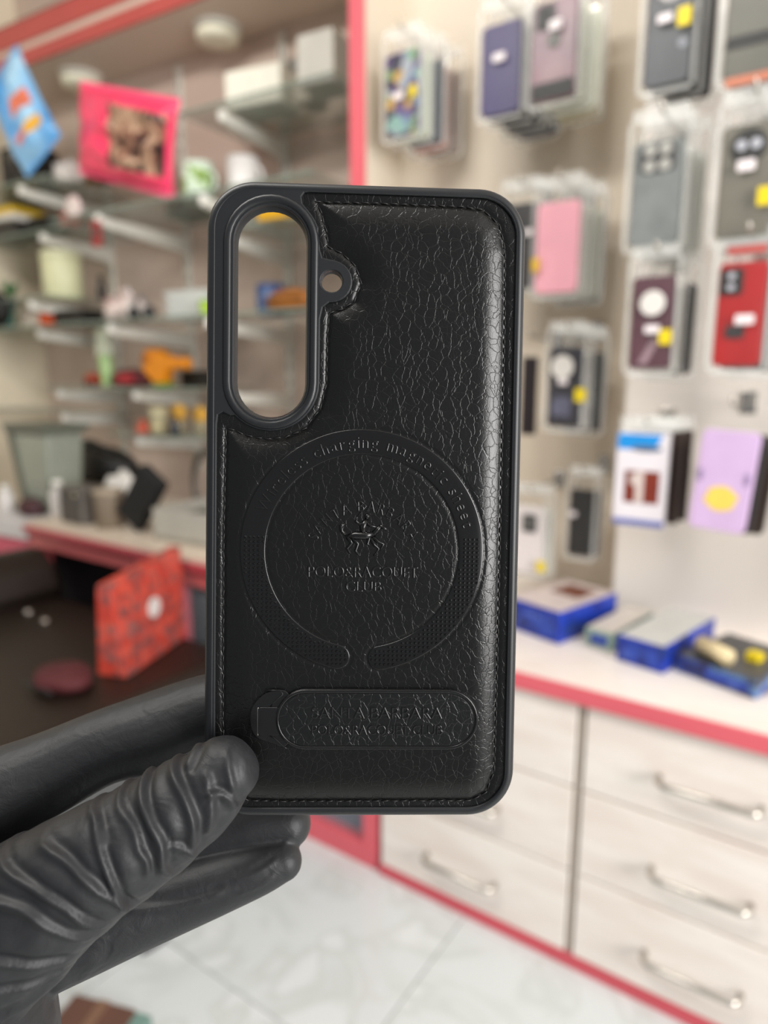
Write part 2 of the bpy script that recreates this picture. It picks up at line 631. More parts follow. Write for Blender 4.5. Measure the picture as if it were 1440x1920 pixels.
shelf('top glass shelf carrying the white boxes beside the pink post', -1.46, -0.97, 1.588, 0.27)
shelf('glass shelf carrying the hot pink bag and mug', -1.96, -0.99, 1.368, 0.33)
shelf('glass shelf carrying the yellow tray and black cables at left', -2.53, -1.97, 1.368, 0.26)
shelf('upper left glass shelf carrying the blue snack bag', -2.53, -1.96, 1.497, 0.32)
shelf('short glass shelf carrying the yellow box', -1.33, -0.99, 1.293, 0.26)
shelf('glass shelf carrying the cream canister', -2.53, -1.99, 1.156, 0.32)
shelf('long glass shelf carrying the crumpled bag, white tray and brown pouch', -2.53, -0.99, 1.068, 0.33)
shelf('glass shelf carrying the orange toy and green tube', -2.16, -1.46, 0.876, 0.26)
shelf('short glass shelf carrying the cream cup and yellow lids', -1.86, -1.40, 0.734, 0.26)
shelf('lowest left glass shelf above the grey bin', -2.53, -1.98, 0.798, 0.25)

# ceiling lamps on the soffit
for uu, lab in ((-2.087, 'round white ceiling lamp above the brown packet'), (-1.488, 'round white ceiling lamp above the white boxes')):
    o = thing('ceiling_lamp', lab, 'lamp', AL, uu, 1.605, 1.868, group='round ceiling lamps')
    MB().lathe([(0.066, 0.0), (0.066, -0.006), (0.060, -0.012)], 32).build('base_ring', M_WHITE, o, smooth=True)
    MB().lathe([(0.059, -0.012), (0.062, -0.022), (0.056, -0.036), (0.03, -0.04), (0.001, -0.04)], 32).build('diffuser', mat('#F2EFD8', 0.35, 0.02, 20), o, smooth=True)


# ------------------------------------------------------------------ soft goods helpers


def pillow_mesh(w, h, t, nx=22, nz=22, crinkle=0.0, seed=0, region=None, off=0.0, pinch=0.06):
    """sealed bag standing in the x,z plane, front at -y"""
    r_ = np.random.default_rng(seed)
    ph = r_.uniform(0, 6.28, 8)
    mb = MB()
    sides = (-1,) if region else (-1, 1)
    for sgn in sides:
        vs_ = []
        for j in range(nz + 1):
            for i in range(nx + 1):
                a = i / nx
                c = j / nz
                if region:
                    a = region[0] + (region[2] - region[0]) * a
                    c = region[1] + (region[3] - region[1]) * c
                s = (max(0.0, 1 - (2 * a - 1) ** 2) ** 0.5) * (max(0.0, 1 - (2 * c - 1) ** 4) ** 0.6)
                k = crinkle * t * (sin(9 * a + 7 * c + ph[0]) * sin(13 * c - 4 * a + ph[1]) + 0.6 * sin(23 * a + ph[2]) * sin(17 * c + ph[3]))
                y = sgn * (t / 2 * s + k * s + (off if region else 0))
                px = (a - 0.5) * w * (1 - pinch * (1 - (2 * c - 1) ** 2) * 1)
                pz = c * h + 0.02 * h * sin(pi * a) * (1 if c > 0.5 else -1) * abs(2 * c - 1)
                vs_.append((px, y, pz))
        fs_ = [(j * (nx + 1) + i, j * (nx + 1) + i + 1, (j + 1) * (nx + 1) + i + 1, (j + 1) * (nx + 1) + i) for j in range(nz) for i in range(nx)]
        mb.add(vs_, fs_)
    return mb


def blob(name, m, parent, rx, ry, rz, z0=0.0, amp=0.25, freq=3.0, seed=1, seg=28, flat=True):
    """crumpled soft lump resting on z0"""
    r_ = np.random.default_rng(seed)
    ph = r_.uniform(0, 6.28, 9)
    vs_ = []
    nv = seg // 2
    for j in range(nv + 1):
        th = pi * j / nv
        for i in range(seg):
            a = 2 * pi * i / seg
            d = Vector((sin(th) * cos(a), sin(th) * sin(a), cos(th)))
            k = 1 + amp * (sin(freq * d.x * 2 + ph[0]) * sin(freq * d.y * 2 + ph[1]) + 0.6 * sin(freq * 4 * d.z + ph[2] + 2 * d.x) * sin(freq * 3 * d.x + ph[3]) + 0.35 * sin(freq * 6 * d.y + ph[4] + 3 * d.z))
            z = d.z * rz * k
            if flat:
                z = max(z, -rz * 0.75) + rz * 0.75
            vs_.append((d.x * rx * k, d.y * ry * k, z0 + z))
    fs_ = [(j * seg + i, j * seg + (i + 1) % seg, (j + 1) * seg + (i + 1) % seg, (j + 1) * seg + i) for j in range(nv) for i in range(seg)]
    return MB().add(vs_, fs_).build(name, m, parent, smooth=True)


def carton(label, cat, yaw, u, v, z, w, d, h, m, turn=0.0, group=None, name='carton', lid=None, flap=True):
    o = thing(name, label, cat, yaw, u, v, z, turn, group)
    MB().box(-w / 2, w / 2, -d / 2, d / 2, 0, h - 0.002).build('body', m, o, bevel=0.0015)
    if flap:
        MB().box(-w / 2 + 0.001, w / 2 - 0.001, -d / 2 + 0.001, d / 2 - 0.001, h - 0.002, h).build('lid', lid or m, o, bevel=0.0008)
        MB().box(-0.012, 0.012, -d / 2 - 0.0006, -d / 2, h - 0.022, h - 0.004).build('tuck_tab', lid or m, o)
    return o


ST = 0.0002
# ---- top glass shelf
carton('glossy white carton on the top glass shelf, nearest the bracket tip', 'box', AL, -1.265, 1.53, 1.588 + ST, 0.165, 0.11, 0.088, mat('#EFEBDC', 0.35, 0.03, 20), 0.12, name='white_carton')
carton('small cream carton beside the glossy white one on the top shelf', 'box', AL, -1.39, 1.60, 1.588 + ST, 0.055, 0.09, 0.075, mat('#D9CFBC', 0.45, 0.03, 20), 0.0, name='white_carton')
carton('light grey tall carton on the top shelf against the pink post', 'box', AL, -1.045, 1.50, 1.588 + ST, 0.10, 0.10, 0.11, mat('#CFCBC2', 0.4, 0.03, 20), 0.05, name='grey_carton')
carton('narrow pale carton between the white and grey cartons', 'box', AL, -1.135, 1.56, 1.588 + ST, 0.05, 0.08, 0.055, mat('#C4B9AA', 0.5, 0.03, 20), 0.0, name='pale_carton')
o = thing('smoke_detector', 'grey domed gadget on the wall above the white carton', 'gadget', AL, -1.262, 1.70, 1.735)
MB().lathe([(0.036, 0.0), (0.036, 0.03), (0.030, 0.045), (0.014, 0.055), (0.001, 0.057)], 24, axis='y').build('housing', mat('#A9A49C', 0.5, 0.04, 20), o, smooth=True)
MB().lathe([(0.012, 0.054), (0.012, 0.064), (0.001, 0.066)], 16, axis='y').build('lens', M_GREY, o, smooth=True)
MB().box(-0.012, 0.012, -0.02, 0.0, -0.055, -0.034).build('bracket_foot', M_GREY, o)

# ---- hot pink bag
o = thing('snack_bag', 'hot pink pillow bag with a dark photo print, tilted on the shelf', 'bag', AL, -1.695, 1.42, 1.454, tilt=(radians(6), radians(17)))
PW, PH, PT = 0.405, 0.215, 0.09
pillow_mesh(PW, PH, PT, crinkle=0.12, seed=3).build('body', mat('#FF3F6A', 0.35, 0.1, 9, coat=0.2), o, smooth=True)
pillow_mesh(PW, PH, PT, crinkle=0.12, seed=3, region=(0.46, 0.16, 0.97, 0.84), off=0.0015).build(
    'printed_panel', pattern('photo_print', ['#2A1712', '#3A221B', '#8A5A48', '#C7A387', '#7A5A45', '#2A211D'], 14, 0.4, 'noise', 1.2), o, smooth=True)
for zz in (0.0, PH):
    MB().add([(-PW / 2 + PW * i / 40, 0.003 * (-1) ** i, zz - 0.012) for i in range(41)] + [(-PW / 2 + PW * i / 40, 0.003 * (-1) ** i, zz + 0.012) for i in range(41)],
             [(i, i + 1, i + 42, i + 41) for i in range(40)]).build('crimped_seal', mat('#FF5D86', 0.35, 0.05, 9), o)

# ---- blue snack bag
o = thing('snack_bag', 'light blue snack bag with orange and yellow print, leaning at the far left', 'bag', AL, -2.0, 1.38, 1.56, tilt=(radians(5), radians(-27)))
BW, BH, BT = 0.20, 0.265, 0.08
pillow_mesh(BW, BH, BT, crinkle=0.10, seed=5).build('body', pattern('blue_bag_print', ['#2F8FD6', '#7DB9EA', '#A5D3F0', '#C3E1F2'], 6, 0.3, 'noise', 0.4, coat=0.2), o, smooth=True)
for reg, hx, nm in (((0.52, 0.40, 0.92, 0.58), '#E27A5C', 'printed_panel'), ((0.62, 0.16, 0.92, 0.28), '#EDB33F', 'printed_panel'), ((0.34, 0.16, 0.62, 0.25), '#D97F78', 'printed_panel')):
    pillow_mesh(BW, BH, BT, nx=10, nz=10, crinkle=0.10, seed=5, region=reg, off=0.0015).build(nm, mat(hx, 0.35, 0.2, 30), o, smooth=True)
for zz in (0.0, BH):
    MB().add([(-BW / 2 + BW * i / 24, 0.003 * (-1) ** i, zz - 0.012) for i in range(25)] + [(-BW / 2 + BW * i / 24, 0.003 * (-1) ** i, zz + 0.012) for i in range(25)],
             [(i, i + 1, i + 26, i + 25) for i in range(24)]).build('crimped_seal', mat('#5FA6E0', 0.35, 0.05, 9), o)

# ---- other goods round the bags
o = thing('snack_bag', 'golden brown packet between the blue and the pink bag', 'bag', AL, -1.98, 1.56, 1.515, tilt=(0, radians(8)))
pillow_mesh(0.17, 0.22, 0.06, crinkle=0.1, seed=8).build('body', pattern('brown_print', ['#3F2416', '#6B3D20', '#A77A3A', '#B89A4A'], 12, 0.4, 'noise', 0.8), o, smooth=True)
pillow_mesh(0.17, 0.22, 0.06, nx=8, nz=8, crinkle=0.1, seed=8, region=(0.25, 0.72, 0.8, 0.95), off=0.001).build('printed_panel', mat('#C9A8A0', 0.5, 0.2, 40), o, smooth=True)
o = thing('paper_wad', 'white crumpled paper pack below the golden brown packet', 'paper', AL, -1.99, 1.46, 1.497 + ST)
blob('paper', mat('#D6CDC6', 0.6, 0.08, 30), o, 0.055, 0.035, 0.034, seed=4)
o = thing('rosette', 'small white paper rosette left of the hot pink bag', 'rosette', AL, -1.905, 1.41, 1.376)
for i in range(9):
    a = 2 * pi * i / 9
    MB().lathe([(0.004, 0.0), (0.017, 0.004), (0.012, 0.010), (0.001, 0.012)], 12, c=(0.02 * cos(a), -0.002 * (i % 2), 0.028 + 0.02 * sin(a)), axis='y').build('petal', mat('#E4CFCB', 0.6, 0.05, 30), o, smooth=True)
MB().lathe([(0.014, 0.0), (0.012, 0.012), (0.001, 0.016)], 12, c=(0, 0, 0.028), axis='y').build('centre', M_WHITE, o, smooth=True)
o = thing('dark_speaker', 'black box speaker behind the blue snack bag, far left', 'speaker', AL, -2.33, 1.56, 1.497 + ST)
MB().box(-0.075, 0.075, -0.06, 0.06, 0, 0.17).build('cabinet', M_BLACK, o, bevel=0.006)
MB().lathe([(0.05, 0.0), (0.05, 0.006), (0.04, 0.002), (0.012, -0.004), (0.001, 0.003)], 24, c=(0, -0.06, 0.06), axis='y').build('cone', M_DGREY, o, smooth=True)
MB().lathe([(0.02, 0.0), (0.02, 0.005), (0.001, 0.003)], 20, c=(0, -0.06, 0.135), axis='y').build('tweeter', M_GREY, o, smooth=True)
carton('dark grey flat box tucked under the hot pink bag', 'box', AL, -1.565, 1.57, 1.368 + ST, 0.15, 0.10, 0.045, M_DGREY, 0.0, name='dark_box')
o = thing('printed_mug', 'white mug with green print right of the hot pink bag', 'mug', AL, -1.425, 1.44, 1.368 + ST)


def mug(o, m, r, h, band=None):
    MB().lathe([(0.001, 0.004), (r * 0.9, 0.004), (r * 0.94, 0.0), (r, 0.006), (r, h), (r - 0.003, h), (r - 0.004, 0.01), (0.001, 0.008)], 32).build('cup', m, o, smooth=True)
    MB().tube([(r - 0.002 + 0.024 * sin(pi * i / 10), 0, h * 0.2 + h * 0.6 * i / 10) for i in range(11)], 0.0045, 10).build('handle', m, o, smooth=True)
    if band:
        MB().lathe([(r, h * 0.15), (r + 0.0006, h * 0.16), (r + 0.0006, h * 0.84), (r, h * 0.85)], 32).build('printed_band', band, o, smooth=True)


mug(o, mat('#D6E4D4', 0.25, 0.03, 20), 0.042, 0.095, pattern('green_print', ['#2F3A22', '#7FA03A', '#C9DCC0', '#D6E4D4'], 28, 0.3, 'noise', 0.5))
o = thing('white_mug', 'plain white mug on the shelf beside the held case corner', 'mug', AL, -1.285, 1.46, 1.368 + ST)
mug(o, mat('#D8D5D2', 0.25, 0.03, 20), 0.042, 0.092)
carton('yellow box on the shelf seen through the camera opening', 'box', AL, -1.165, 1.46, 1.293 + ST, 0.085, 0.08, 0.033, mat('#DCA615', 0.4, 0.05, 20), 0.0, name='yellow_box')

# ---- left shelf 1.368
o = thing('yellow_tray', 'yellow and white flat trays at the far left shelf', 'tray', AL, -2.36, 1.50, 1.42)
MB().box(-0.09, 0.09, -0.06, 0.06, 0.022, 0.045).build('yellow_lid', mat('#E0B81C', 0.4, 0.1, 20), o, bevel=0.004)
MB().box(-0.088, 0.088, -0.058, 0.058, 0, 0.022).build('white_base', mat('#D8D4CC', 0.4, 0.05, 20), o, bevel=0.003)
carton('dark flat box under the yellow tray at the far left', 'box', AL, -2.37, 1.51, 1.368 + ST, 0.19, 0.12, 0.0515, mat('#2A2624', 0.5, 0.1, 20), name='dark_box', flap=False)
MB_ = MB()
o = thing('cable_coil', 'coil of black cable beside the yellow tray', 'cable', AL, -2.15, 1.50, 1.368 + ST)
for k in range(4):
    MB().tube([((0.07 + 0.006 * k) * cos(2 * pi * i / 28), (0.04 + 0.004 * k) * sin(2 * pi * i / 28), 0.007 + 0.011 * k) for i in range(29)], 0.0065, 8).build('loop', M_BLACK, o, smooth=True)
MB().tube([(0.06, -0.03, 0.03), (0.1, -0.045, 0.02), (0.13, -0.05, 0.008)], 0.005, 8).build('plug_lead', M_BLACK, o, smooth=True)
carton('small red box at the end of the black cables', 'box', AL, -2.002, 1.46, 1.368 + ST, 0.03, 0.05, 0.04, mat('#B04038', 0.5, 0.08, 20), name='red_box')
o = thing('hanging_tag', 'dark red tag hanging below the pink bag shelf', 'tag', AL, -1.742, 1.352, 1.27)
MB().box(-0.02, 0.02, -0.003, 0.003, 0.0, 0.07).build('card', mat('#9A2A2C', 0.5, 0.1, 30), o, bevel=0.002)
MB().tube([(0, 0, 0.068), (0.002, 0, 0.08), (0, 0, 0.094)], 0.0012, 6).build('string', M_DGREY, o)
MB().box(-0.012, 0.012, -0.0036, -0.003, 0.02, 0.055).build('print', mat('#5E3A3A', 0.5, 0.1, 30), o)

# ---- shelf 1.156: cream canister
o = thing('cream_canister', 'cream cylindrical canister on the left glass shelf', 'canister', AL, -2.12, 1.50, 1.156 + ST)
MB().lathe([(0.058, 0.0), (0.062, 0.004), (0.062, 0.135), (0.056, 0.142), (0.001, 0.142)], 32).build('body', mat('#D6D6AE', 0.45, 0.03, 15), o, smooth=True)
MB().lathe([(0.064, 0.13), (0.064, 0.15), (0.058, 0.154), (0.001, 0.154)], 32).build('lid', mat('#DADAB6', 0.45, 0.03, 15), o, smooth=True)
o = thing('pen_pot', 'small dark bottle behind the cream canister', 'bottle', AL, -2.03, 1.58, 1.156 + ST)
MB().lathe([(0.014, 0.0), (0.015, 0.05), (0.008, 0.06), (0.007, 0.075), (0.001, 0.076)], 18).build('body', M_DGREY, o, smooth=True)
MB().lathe([(0.009, 0.07), (0.009, 0.084), (0.001, 0.085)], 18).build('cap', M_BLACK, o, smooth=True)
o = thing('plastic_plant', 'green leaf sprig in a small pot at the far left edge', 'plant', AL, -2.45, 1.52, 1.156 + ST)
MB().lathe([(0.02, 0.0), (0.026, 0.03), (0.022, 0.03), (0.001, 0.026)], 18).build('pot', M_DGREY, o, smooth=True)
for i in range(8):
    a = 2 * pi * i / 8
    ex, ey = cos(a), sin(a)
    MB().add([(0, 0, 0.026), (0.018 * ex - 0.008 * ey, 0.018 * ey + 0.008 * ex, 0.055), (0.034 * ex, 0.034 * ey, 0.085 + 0.01 * (i % 3)), (0.018 * ex + 0.008 * ey, 0.018 * ey - 0.008 * ex, 0.055), (0.012 * ex, 0.012 * ey, 0.05)],
             [(0, 1, 4), (1, 2, 4), (2, 3, 4), (3, 0, 4)]).build('leaf', mat('#2F6B38', 0.4, 0.15, 40), o)

# ---- shelf 1.068
o = thing('teal_bowl', 'teal plastic tub at the far left edge', 'tub', AL, -2.42, 1.45, 1.068 + ST)
MB().lathe([(0.045, 0.0), (0.053, 0.07), (0.055, 0.074), (0.051, 0.074), (0.044, 0.006), (0.001, 0.006)], 28).build('tub', mat('#7FC4B6', 0.35, 0.05, 20), o, smooth=True)
MB().lathe([(0.056, 0.072), (0.056, 0.078), (0.001, 0.08)], 28).build('lid', mat('#8ACDBF', 0.35, 0.05, 20), o, smooth=True)
o = thing('black_fan', 'round black desk fan beside the teal tub', 'fan', AL, -2.308, 1.38, 1.068 + ST)
MB().lathe([(0.048, -0.02), (0.054, -0.012), (0.054, 0.012), (0.048, 0.02)], 28, c=(0, 0, 0.062), axis='y').build('housing', M_BLACK, o, smooth=True)
for i in range(5):
    a = 2 * pi * i / 5
    MB().add([(0.008 * cos(a), -0.022, 0.062 + 0.008 * sin(a)), (0.042 * cos(a), -0.021, 0.062 + 0.042 * sin(a)), (0.042 * cos(a + 0.8), -0.0245, 0.062 + 0.042 * sin(a + 0.8)), (0.008 * cos(a + 0.8), -0.0245, 0.062 + 0.008 * sin(a + 0.8))], [(0, 1, 2, 3)]).build('blade', M_DGREY, o)
MB().box(-0.03, 0.03, -0.03, 0.03, 0, 0.012).build('base', M_BLACK, o, bevel=0.003)
o = carton('white carton with an orange end on the left glass shelf', 'box', AL, -2.19, 1.47, 1.068 + ST, 0.13, 0.08, 0.062, mat('#C9BDB0', 0.45, 0.1, 30), name='striped_carton')
MB().box(0.03, 0.0653, -0.0403, 0.0403, 0.0005, 0.0623).build('orange_end', mat('#D9501C', 0.45, 0.05, 30), o)
carton('long black box beside the orange ended carton', 'box', AL, -2.03, 1.49, 1.068 + ST, 0.14, 0.09, 0.052, M_BLACK, name='black_box')
o = thing('crumpled_bag', 'crumpled white and pink plastic bag on the long shelf', 'bag', AL, -1.765, 1.46, 1.068 + ST)
blob('body', pattern('bag_print', ['#8A6A66', '#D9C2BC', '#E3D8D2', '#E6DDD6'], 16, 0.4, 'noise', 0.6), o, 0.075, 0.05, 0.05, seed=11)
MB().tube([(0.02, -0.02, 0.07), (0.03, -0.02, 0.10), (0.045, -0.02, 0.075)], 0.004, 8).build('handle_loop', M_LABEL, o, smooth=True)
o = thing('folded_headphones', 'grey headset lying between the crumpled bag and the white tray', 'headset', AL, -1.645, 1.41, 1.068 + ST)
MB().tube([(0.03 * cos(pi * i / 12), 0, 0.02 + 0.045 * sin(pi * i / 12)) for i in range(13)], 0.006, 8).build('headband', M_GREY, o, smooth=True)
for sx in (-1, 1):
    MB().lathe([(0.018, -0.008), (0.020, 0.0), (0.016, 0.01), (0.001, 0.011)], 18, c=(sx * 0.032, 0, 0.0205), axis='x').build('ear_cup', M_DGREY, o, smooth=True)
o = thing('white_tray', 'stack of white plastic trays on the long shelf', 'trays', AL, -1.535, 1.53, 1.068 + ST)
for k in range(3):
    MB().hexa([(-0.07, -0.05, 0.028 * k), (0.07, -0.05, 0.028 * k), (0.07, 0.05, 0.028 * k), (-0.07, 0.05, 0.028 * k)], [(-0.088, -0.062, 0.028 * k + 0.027), (0.088, -0.062, 0.028 * k + 0.027), (0.088, 0.062, 0.028 * k + 0.027), (-0.088, 0.062, 0.028 * k + 0.027)]).build('tray', mat('#DADCD8', 0.4, 0.03, 20), o, bevel=0.002)
o = thing('lime_pot', 'small lime green pot at the left rim of the camera opening', 'pot', AL, -1.425, 1.45, 1.068 + ST)
MB().lathe([(0.017, 0.0), (0.022, 0.04), (0.019, 0.04), (0.016, 0.004), (0.001, 0.004)], 20).build('pot', mat('#A6C83A', 0.4, 0.05, 20), o, smooth=True)
MB().lathe([(0.023, 0.038), (0.023, 0.046), (0.001, 0.048)], 20).build('lid', mat('#8FB52E', 0.4, 0.05, 20), o, smooth=True)
o = thing('blue_mug', 'blue checked mug seen through the camera opening', 'mug', AL, -1.262, 1.53, 1.068 + ST)
mug(o, mat('#3C5588', 0.35, 0.08, 20), 0.04, 0.085, pattern('blue_check', ['#2B3E6B', '#44608F', '#5D79A6'], 90, 0.4))
o = thing('brown_pouch', 'brown leather pouch seen through the camera opening', 'pouch', AL, -1.125, 1.45, 1.068 + ST)
blob('body', mat('#A56526', 0.5, 0.12, 25), o, 0.075, 0.045, 0.034, amp=0.06, freq=2, seed=21)
MB().box(-0.06, 0.06, -0.047, -0.042, 0.03, 0.036).build('zip', mat('#5A3818', 0.5, 0.1, 30), o)
MB().box(-0.055, 0.055, -0.05, 0.05, -0.0001, 0.006).build('dark_base', M_BLACK, o)

# ---- shelf 0.876
o = thing('lotion_tube', 'tall green and white tube leaning on the upright', 'tube', AL, -1.93, 1.50, 0.876 + ST, tilt=(0, radians(-4)))
MB().lathe([(0.018, 0.002), (0.020, 0.006), (0.021, 0.09), (0.019, 0.10)], 20).build('cap', mat('#A9C98A', 0.4, 0.1, 20), o, smooth=True)
MB().hexa([(-0.024, -0.018, 0.10), (0.024, -0.018, 0.10), (0.024, 0.018, 0.10), (-0.024, 0.018, 0.10)], [(-0.027, -0.003, 0.185), (0.027, -0.003, 0.185), (0.027, 0.003, 0.185), (-0.027, 0.003, 0.185)]).build('body', mat('#D6DCC6', 0.4, 0.05, 20), o, bevel=0.006)
o = thing('red_toy', 'small red and orange toy car left of the green tube', 'toy', AL, -1.995, 1.50, 0.876 + ST)
MB().prism_y([(-0.035, 0.01), (0.035, 0.01), (0.035, 0.024), (0.018, 0.028), (0.01, 0.042), (-0.02, 0.042), (-0.035, 0.026)], -0.018, 0.018).build('body', mat('#A83A22', 0.4, 0.1, 20), o, bevel=0.003)
for sx in (-0.02, 0.02):
    for sy in (-0.019, 0.019):
        MB().lathe([(0.010, -0.004), (0.010, 0.004)], 14, c=(sx, sy, 0.0101), axis='y').build('wheel', M_BLACK, o)
o = thing('dark_red_case', 'dark red zipped case beside the orange toy', 'case', AL, -1.815, 1.50, 0.876 + ST)
blob('body', mat('#5E1D22', 0.5, 0.2, 25), o, 0.085, 0.045, 0.032, amp=0.05, freq=2, seed=31)
MB().tube([(0.088 * cos(2 * pi * i / 30), 0.0465 * sin(2 * pi * i / 30), 0.027) for i in range(31)], 0.002, 6).build('zip', M_DGREY, o)
MB().box(-0.01, 0.06, -0.05, -0.044, 0.012, 0.04).build('red_label', mat('#A01E2A', 0.5, 0.1, 25), o, bevel=0.002)
o = thing('orange_toy', 'bright orange toy blaster on a green stand', 'toy', AL, -1.665, 1.49, 0.876 + ST)
M_OR = mat('#E38A0B', 0.4, 0.08, 20)
MB().prism_y([(-0.075, 0.085), (-0.06, 0.045), (-0.02, 0.012), (0.02, 0.012), (0.035, 0.05), (0.095, 0.055), (0.095, 0.085), (0.04, 0.092), (0.0, 0.115), (-0.05, 0.115)], -0.02, 0.02).build('body', M_OR, o, bevel=0.006)
MB().lathe([(0.018, 0.0), (0.018, 0.02), (0.012, 0.022), (0.001, 0.022)], 18, c=(0.095, 0, 0.07), axis='x').build('muzzle', M_OR, o, smooth=True)
MB().lathe([(0.016, 0.019), (0.016, 0.024), (0.001, 0.025)], 18, c=(-0.045, 0, 0.085), axis='y').build('dial', mat('#A85F10', 0.4, 0.1, 20), o, smooth=True)
MB().box(-0.02, 0.03, -0.02, 0.02, 0.0, 0.013).build('stand', mat('#5F8A22', 0.4, 0.1, 20), o, bevel=0.002)
carton('black box behind the orange toy blaster', 'box', AL, -1.58, 1.58, 0.876 + ST, 0.12, 0.08, 0.05, M_BLACK, name='black_box')

# ---- shelf 0.734
o = thing('cream_cup', 'cream tumbler on the lowest shelf beside the held case', 'cup', AL, -1.705, 1.50, 0.734 + ST)
MB().lathe([(0.024, 0.0), (0.03, 0.078), (0.032, 0.08), (0.028, 0.08), (0.022, 0.004), (0.001, 0.004)], 24).build('cup', mat('#D9CFAA', 0.4, 0.04, 20), o, smooth=True)
MB().lathe([(0.0255, 0.012), (0.0262, 0.013), (0.0268, 0.025), (0.026, 0.026)], 24).build('band', mat('#C7B98F', 0.4, 0.04, 20), o, smooth=True)
o = thing('red_funnel', 'small red cone cap left of the cream tumbler', 'cap', AL, -1.765, 1.49, 0.734 + ST)
MB().lathe([(0.026, 0.0), (0.024, 0.006), (0.010, 0.036), (0.008, 0.04), (0.001, 0.04)], 20).build('cone', mat('#B84A30', 0.45, 0.08, 20), o, smooth=True)
MB().lathe([(0.028, 0.0), (0.028, 0.004), (0.001, 0.004)], 20).build('rim', mat('#A03E28', 0.45, 0.08, 20), o, smooth=True)
for uu, h_, lab in ((-1.645, 0.065, 'yellow round lidded jar behind the cream tumbler'), (-1.552, 0.06, 'yellow round lidded jar at the shelf end by the held case')):
    o = thing('yellow_jar', lab, 'jar', AL, uu, 1.53, 0.734 + ST, group='yellow lidded jars')
    MB().lathe([(0.018, 0.0), (0.020, 0.004), (0.020, 0.035), (0.016, 0.04), (0.001, 0.04)], 20).build('glass', mat('#8C8266', 0.2, 0.05, 20), o, smooth=True)
    MB().lathe([(0.0245, -0.012), (0.026, -0.006), (0.026, 0.006), (0.0245, 0.012)], 22, c=(0, 0, h_), axis='y').build('round_lid', mat('#E9B24A', 0.3, 0.06, 20), o, smooth=True)
o = thing('blue_bottle', 'small dark blue bottle between the yellow jars', 'bottle', AL, -1.60, 1.47, 0.734 + ST)
MB().lathe([(0.013, 0.0), (0.014, 0.03), (0.007, 0.038), (0.006, 0.046), (0.001, 0.047)], 18).build('glass', mat('#1F2A38', 0.2, 0.05, 20), o, smooth=True)
MB().lathe([(0.008, 0.044), (0.008, 0.054), (0.001, 0.055)], 18).build('cap', M_BLACK, o, smooth=True)

# ---- goods on the pink showcase top (z 0.534)
ZT = 0.534 + ST
o = thing('storage_bin', 'grey green plastic bin leaning at the left end of the counter', 'bin', AR, -1.86, 1.07, ZT)
gm = mat('#8F9488', 0.3, 0.08, 10)
MB().hexa([(-0.10, -0.05, 0), (0.02, -0.05, 0), (0.02, 0.05, 0), (-0.10, 0.05, 0)], [(-0.16, -0.05, 0.22), (0.04, -0.05, 0.22), (0.04, 0.06, 0.22), (-0.16, 0.06, 0.22)]).build('body', gm, o, bevel=0.008)
MB().hexa([(-0.17, -0.06, 0.22), (0.05, -0.06, 0.22), (0.05, 0.07, 0.22), (-0.17, 0.07, 0.22)], [(-0.175, -0.065, 0.242), (0.055, -0.065, 0.242), (0.055, 0.075, 0.242), (-0.175, 0.075, 0.242)]).build('rim', mat('#5F6358', 0.4, 0.08, 10), o, bevel=0.004)
MB().hexa([(-0.106, -0.056, 0.0), (-0.085, -0.056, 0.0), (-0.085, -0.048, 0.0), (-0.106, -0.048, 0.0)], [(-0.166, -0.056, 0.22), (-0.14, -0.056, 0.22), (-0.14, -0.048, 0.22), (-0.166, -0.048, 0.22)]).build('corner_rib', mat('#5A5C50', 0.5, 0.08, 10), o)
o = thing('slumped_bag', 'soft black bag slumped on the counter behind the white paper', 'bag', AR, -1.95, 1.255, 0.5865)
blob('body', M_BLACK, o, 0.175, 0.07, 0.065, amp=0.08, freq=1.5, seed=41)
MB().tube([(-0.1 + 0.2 * i / 10, -0.03, 0.095 + 0.03 * sin(pi * i / 10)) for i in range(11)], 0.008, 8).build('strap', M_BLACK, o, smooth=True)
o = thing('cardboard_box', 'open brown cardboard box beneath the slumped black bag', 'box', AR, -1.93, 1.255, ZT)
MB().box(-0.10, 0.10, -0.05, 0.05, 0, 0.05).build('body', mat('#8A7B68', 0.6, 0.08, 15), o)
for sy in (-1, 1):
    MB().hexa([(-0.1, sy * 0.05 - 0.001, 0.05), (0.1, sy * 0.05 - 0.001, 0.05), (0.1, sy * 0.05 + 0.001, 0.05), (-0.1, sy * 0.05 + 0.001, 0.05)], [(-0.1, sy * 0.068 - 0.001, 0.025), (0.1, sy * 0.068 - 0.001, 0.025), (0.1, sy * 0.068 + 0.001, 0.025), (-0.1, sy * 0.068 + 0.001, 0.025)]).build('flap', mat('#A39480', 0.6, 0.08, 15), o)
o = thing('paper_ball', 'crumpled white paper between the black bag and the black tablet', 'paper', AR, -1.70, 1.16, ZT)
blob('paper', mat('#D6D2CC', 0.6, 0.05, 30), o, 0.055, 0.045, 0.06, amp=0.16, seed=44)
o = thing('tablet', 'black tablet leaning back on the counter', 'tablet', AR, -1.44, 1.00, ZT + 0.025, turn=radians(8), tilt=(0, radians(36)))
MB().box(-0.04, 0.04, -0.016, 0.016, 0.0, 0.15).build('shell', mat('#0E0E0E', 0.85, 0.1, 60), o, bevel=0.006)
MB().box(-0.034, 0.034, -0.0166, -0.016, 0.01, 0.14).build('screen', mat('#0A0A0B', 0.7, 0.05, 20), o)
MB().lathe([(0.004, 0.0), (0.004, 0.001)], 12, c=(0, -0.0166, 0.006), axis='y').build('button', M_DGREY, o)
o = thing('clear_tray', 'grey clear plastic tray on the counter beside the black tablet', 'tray', AR, -1.235, 1.06, ZT, turn=radians(5))
tmat = mat('#8F8B80', 0.25, 0.05, 20)
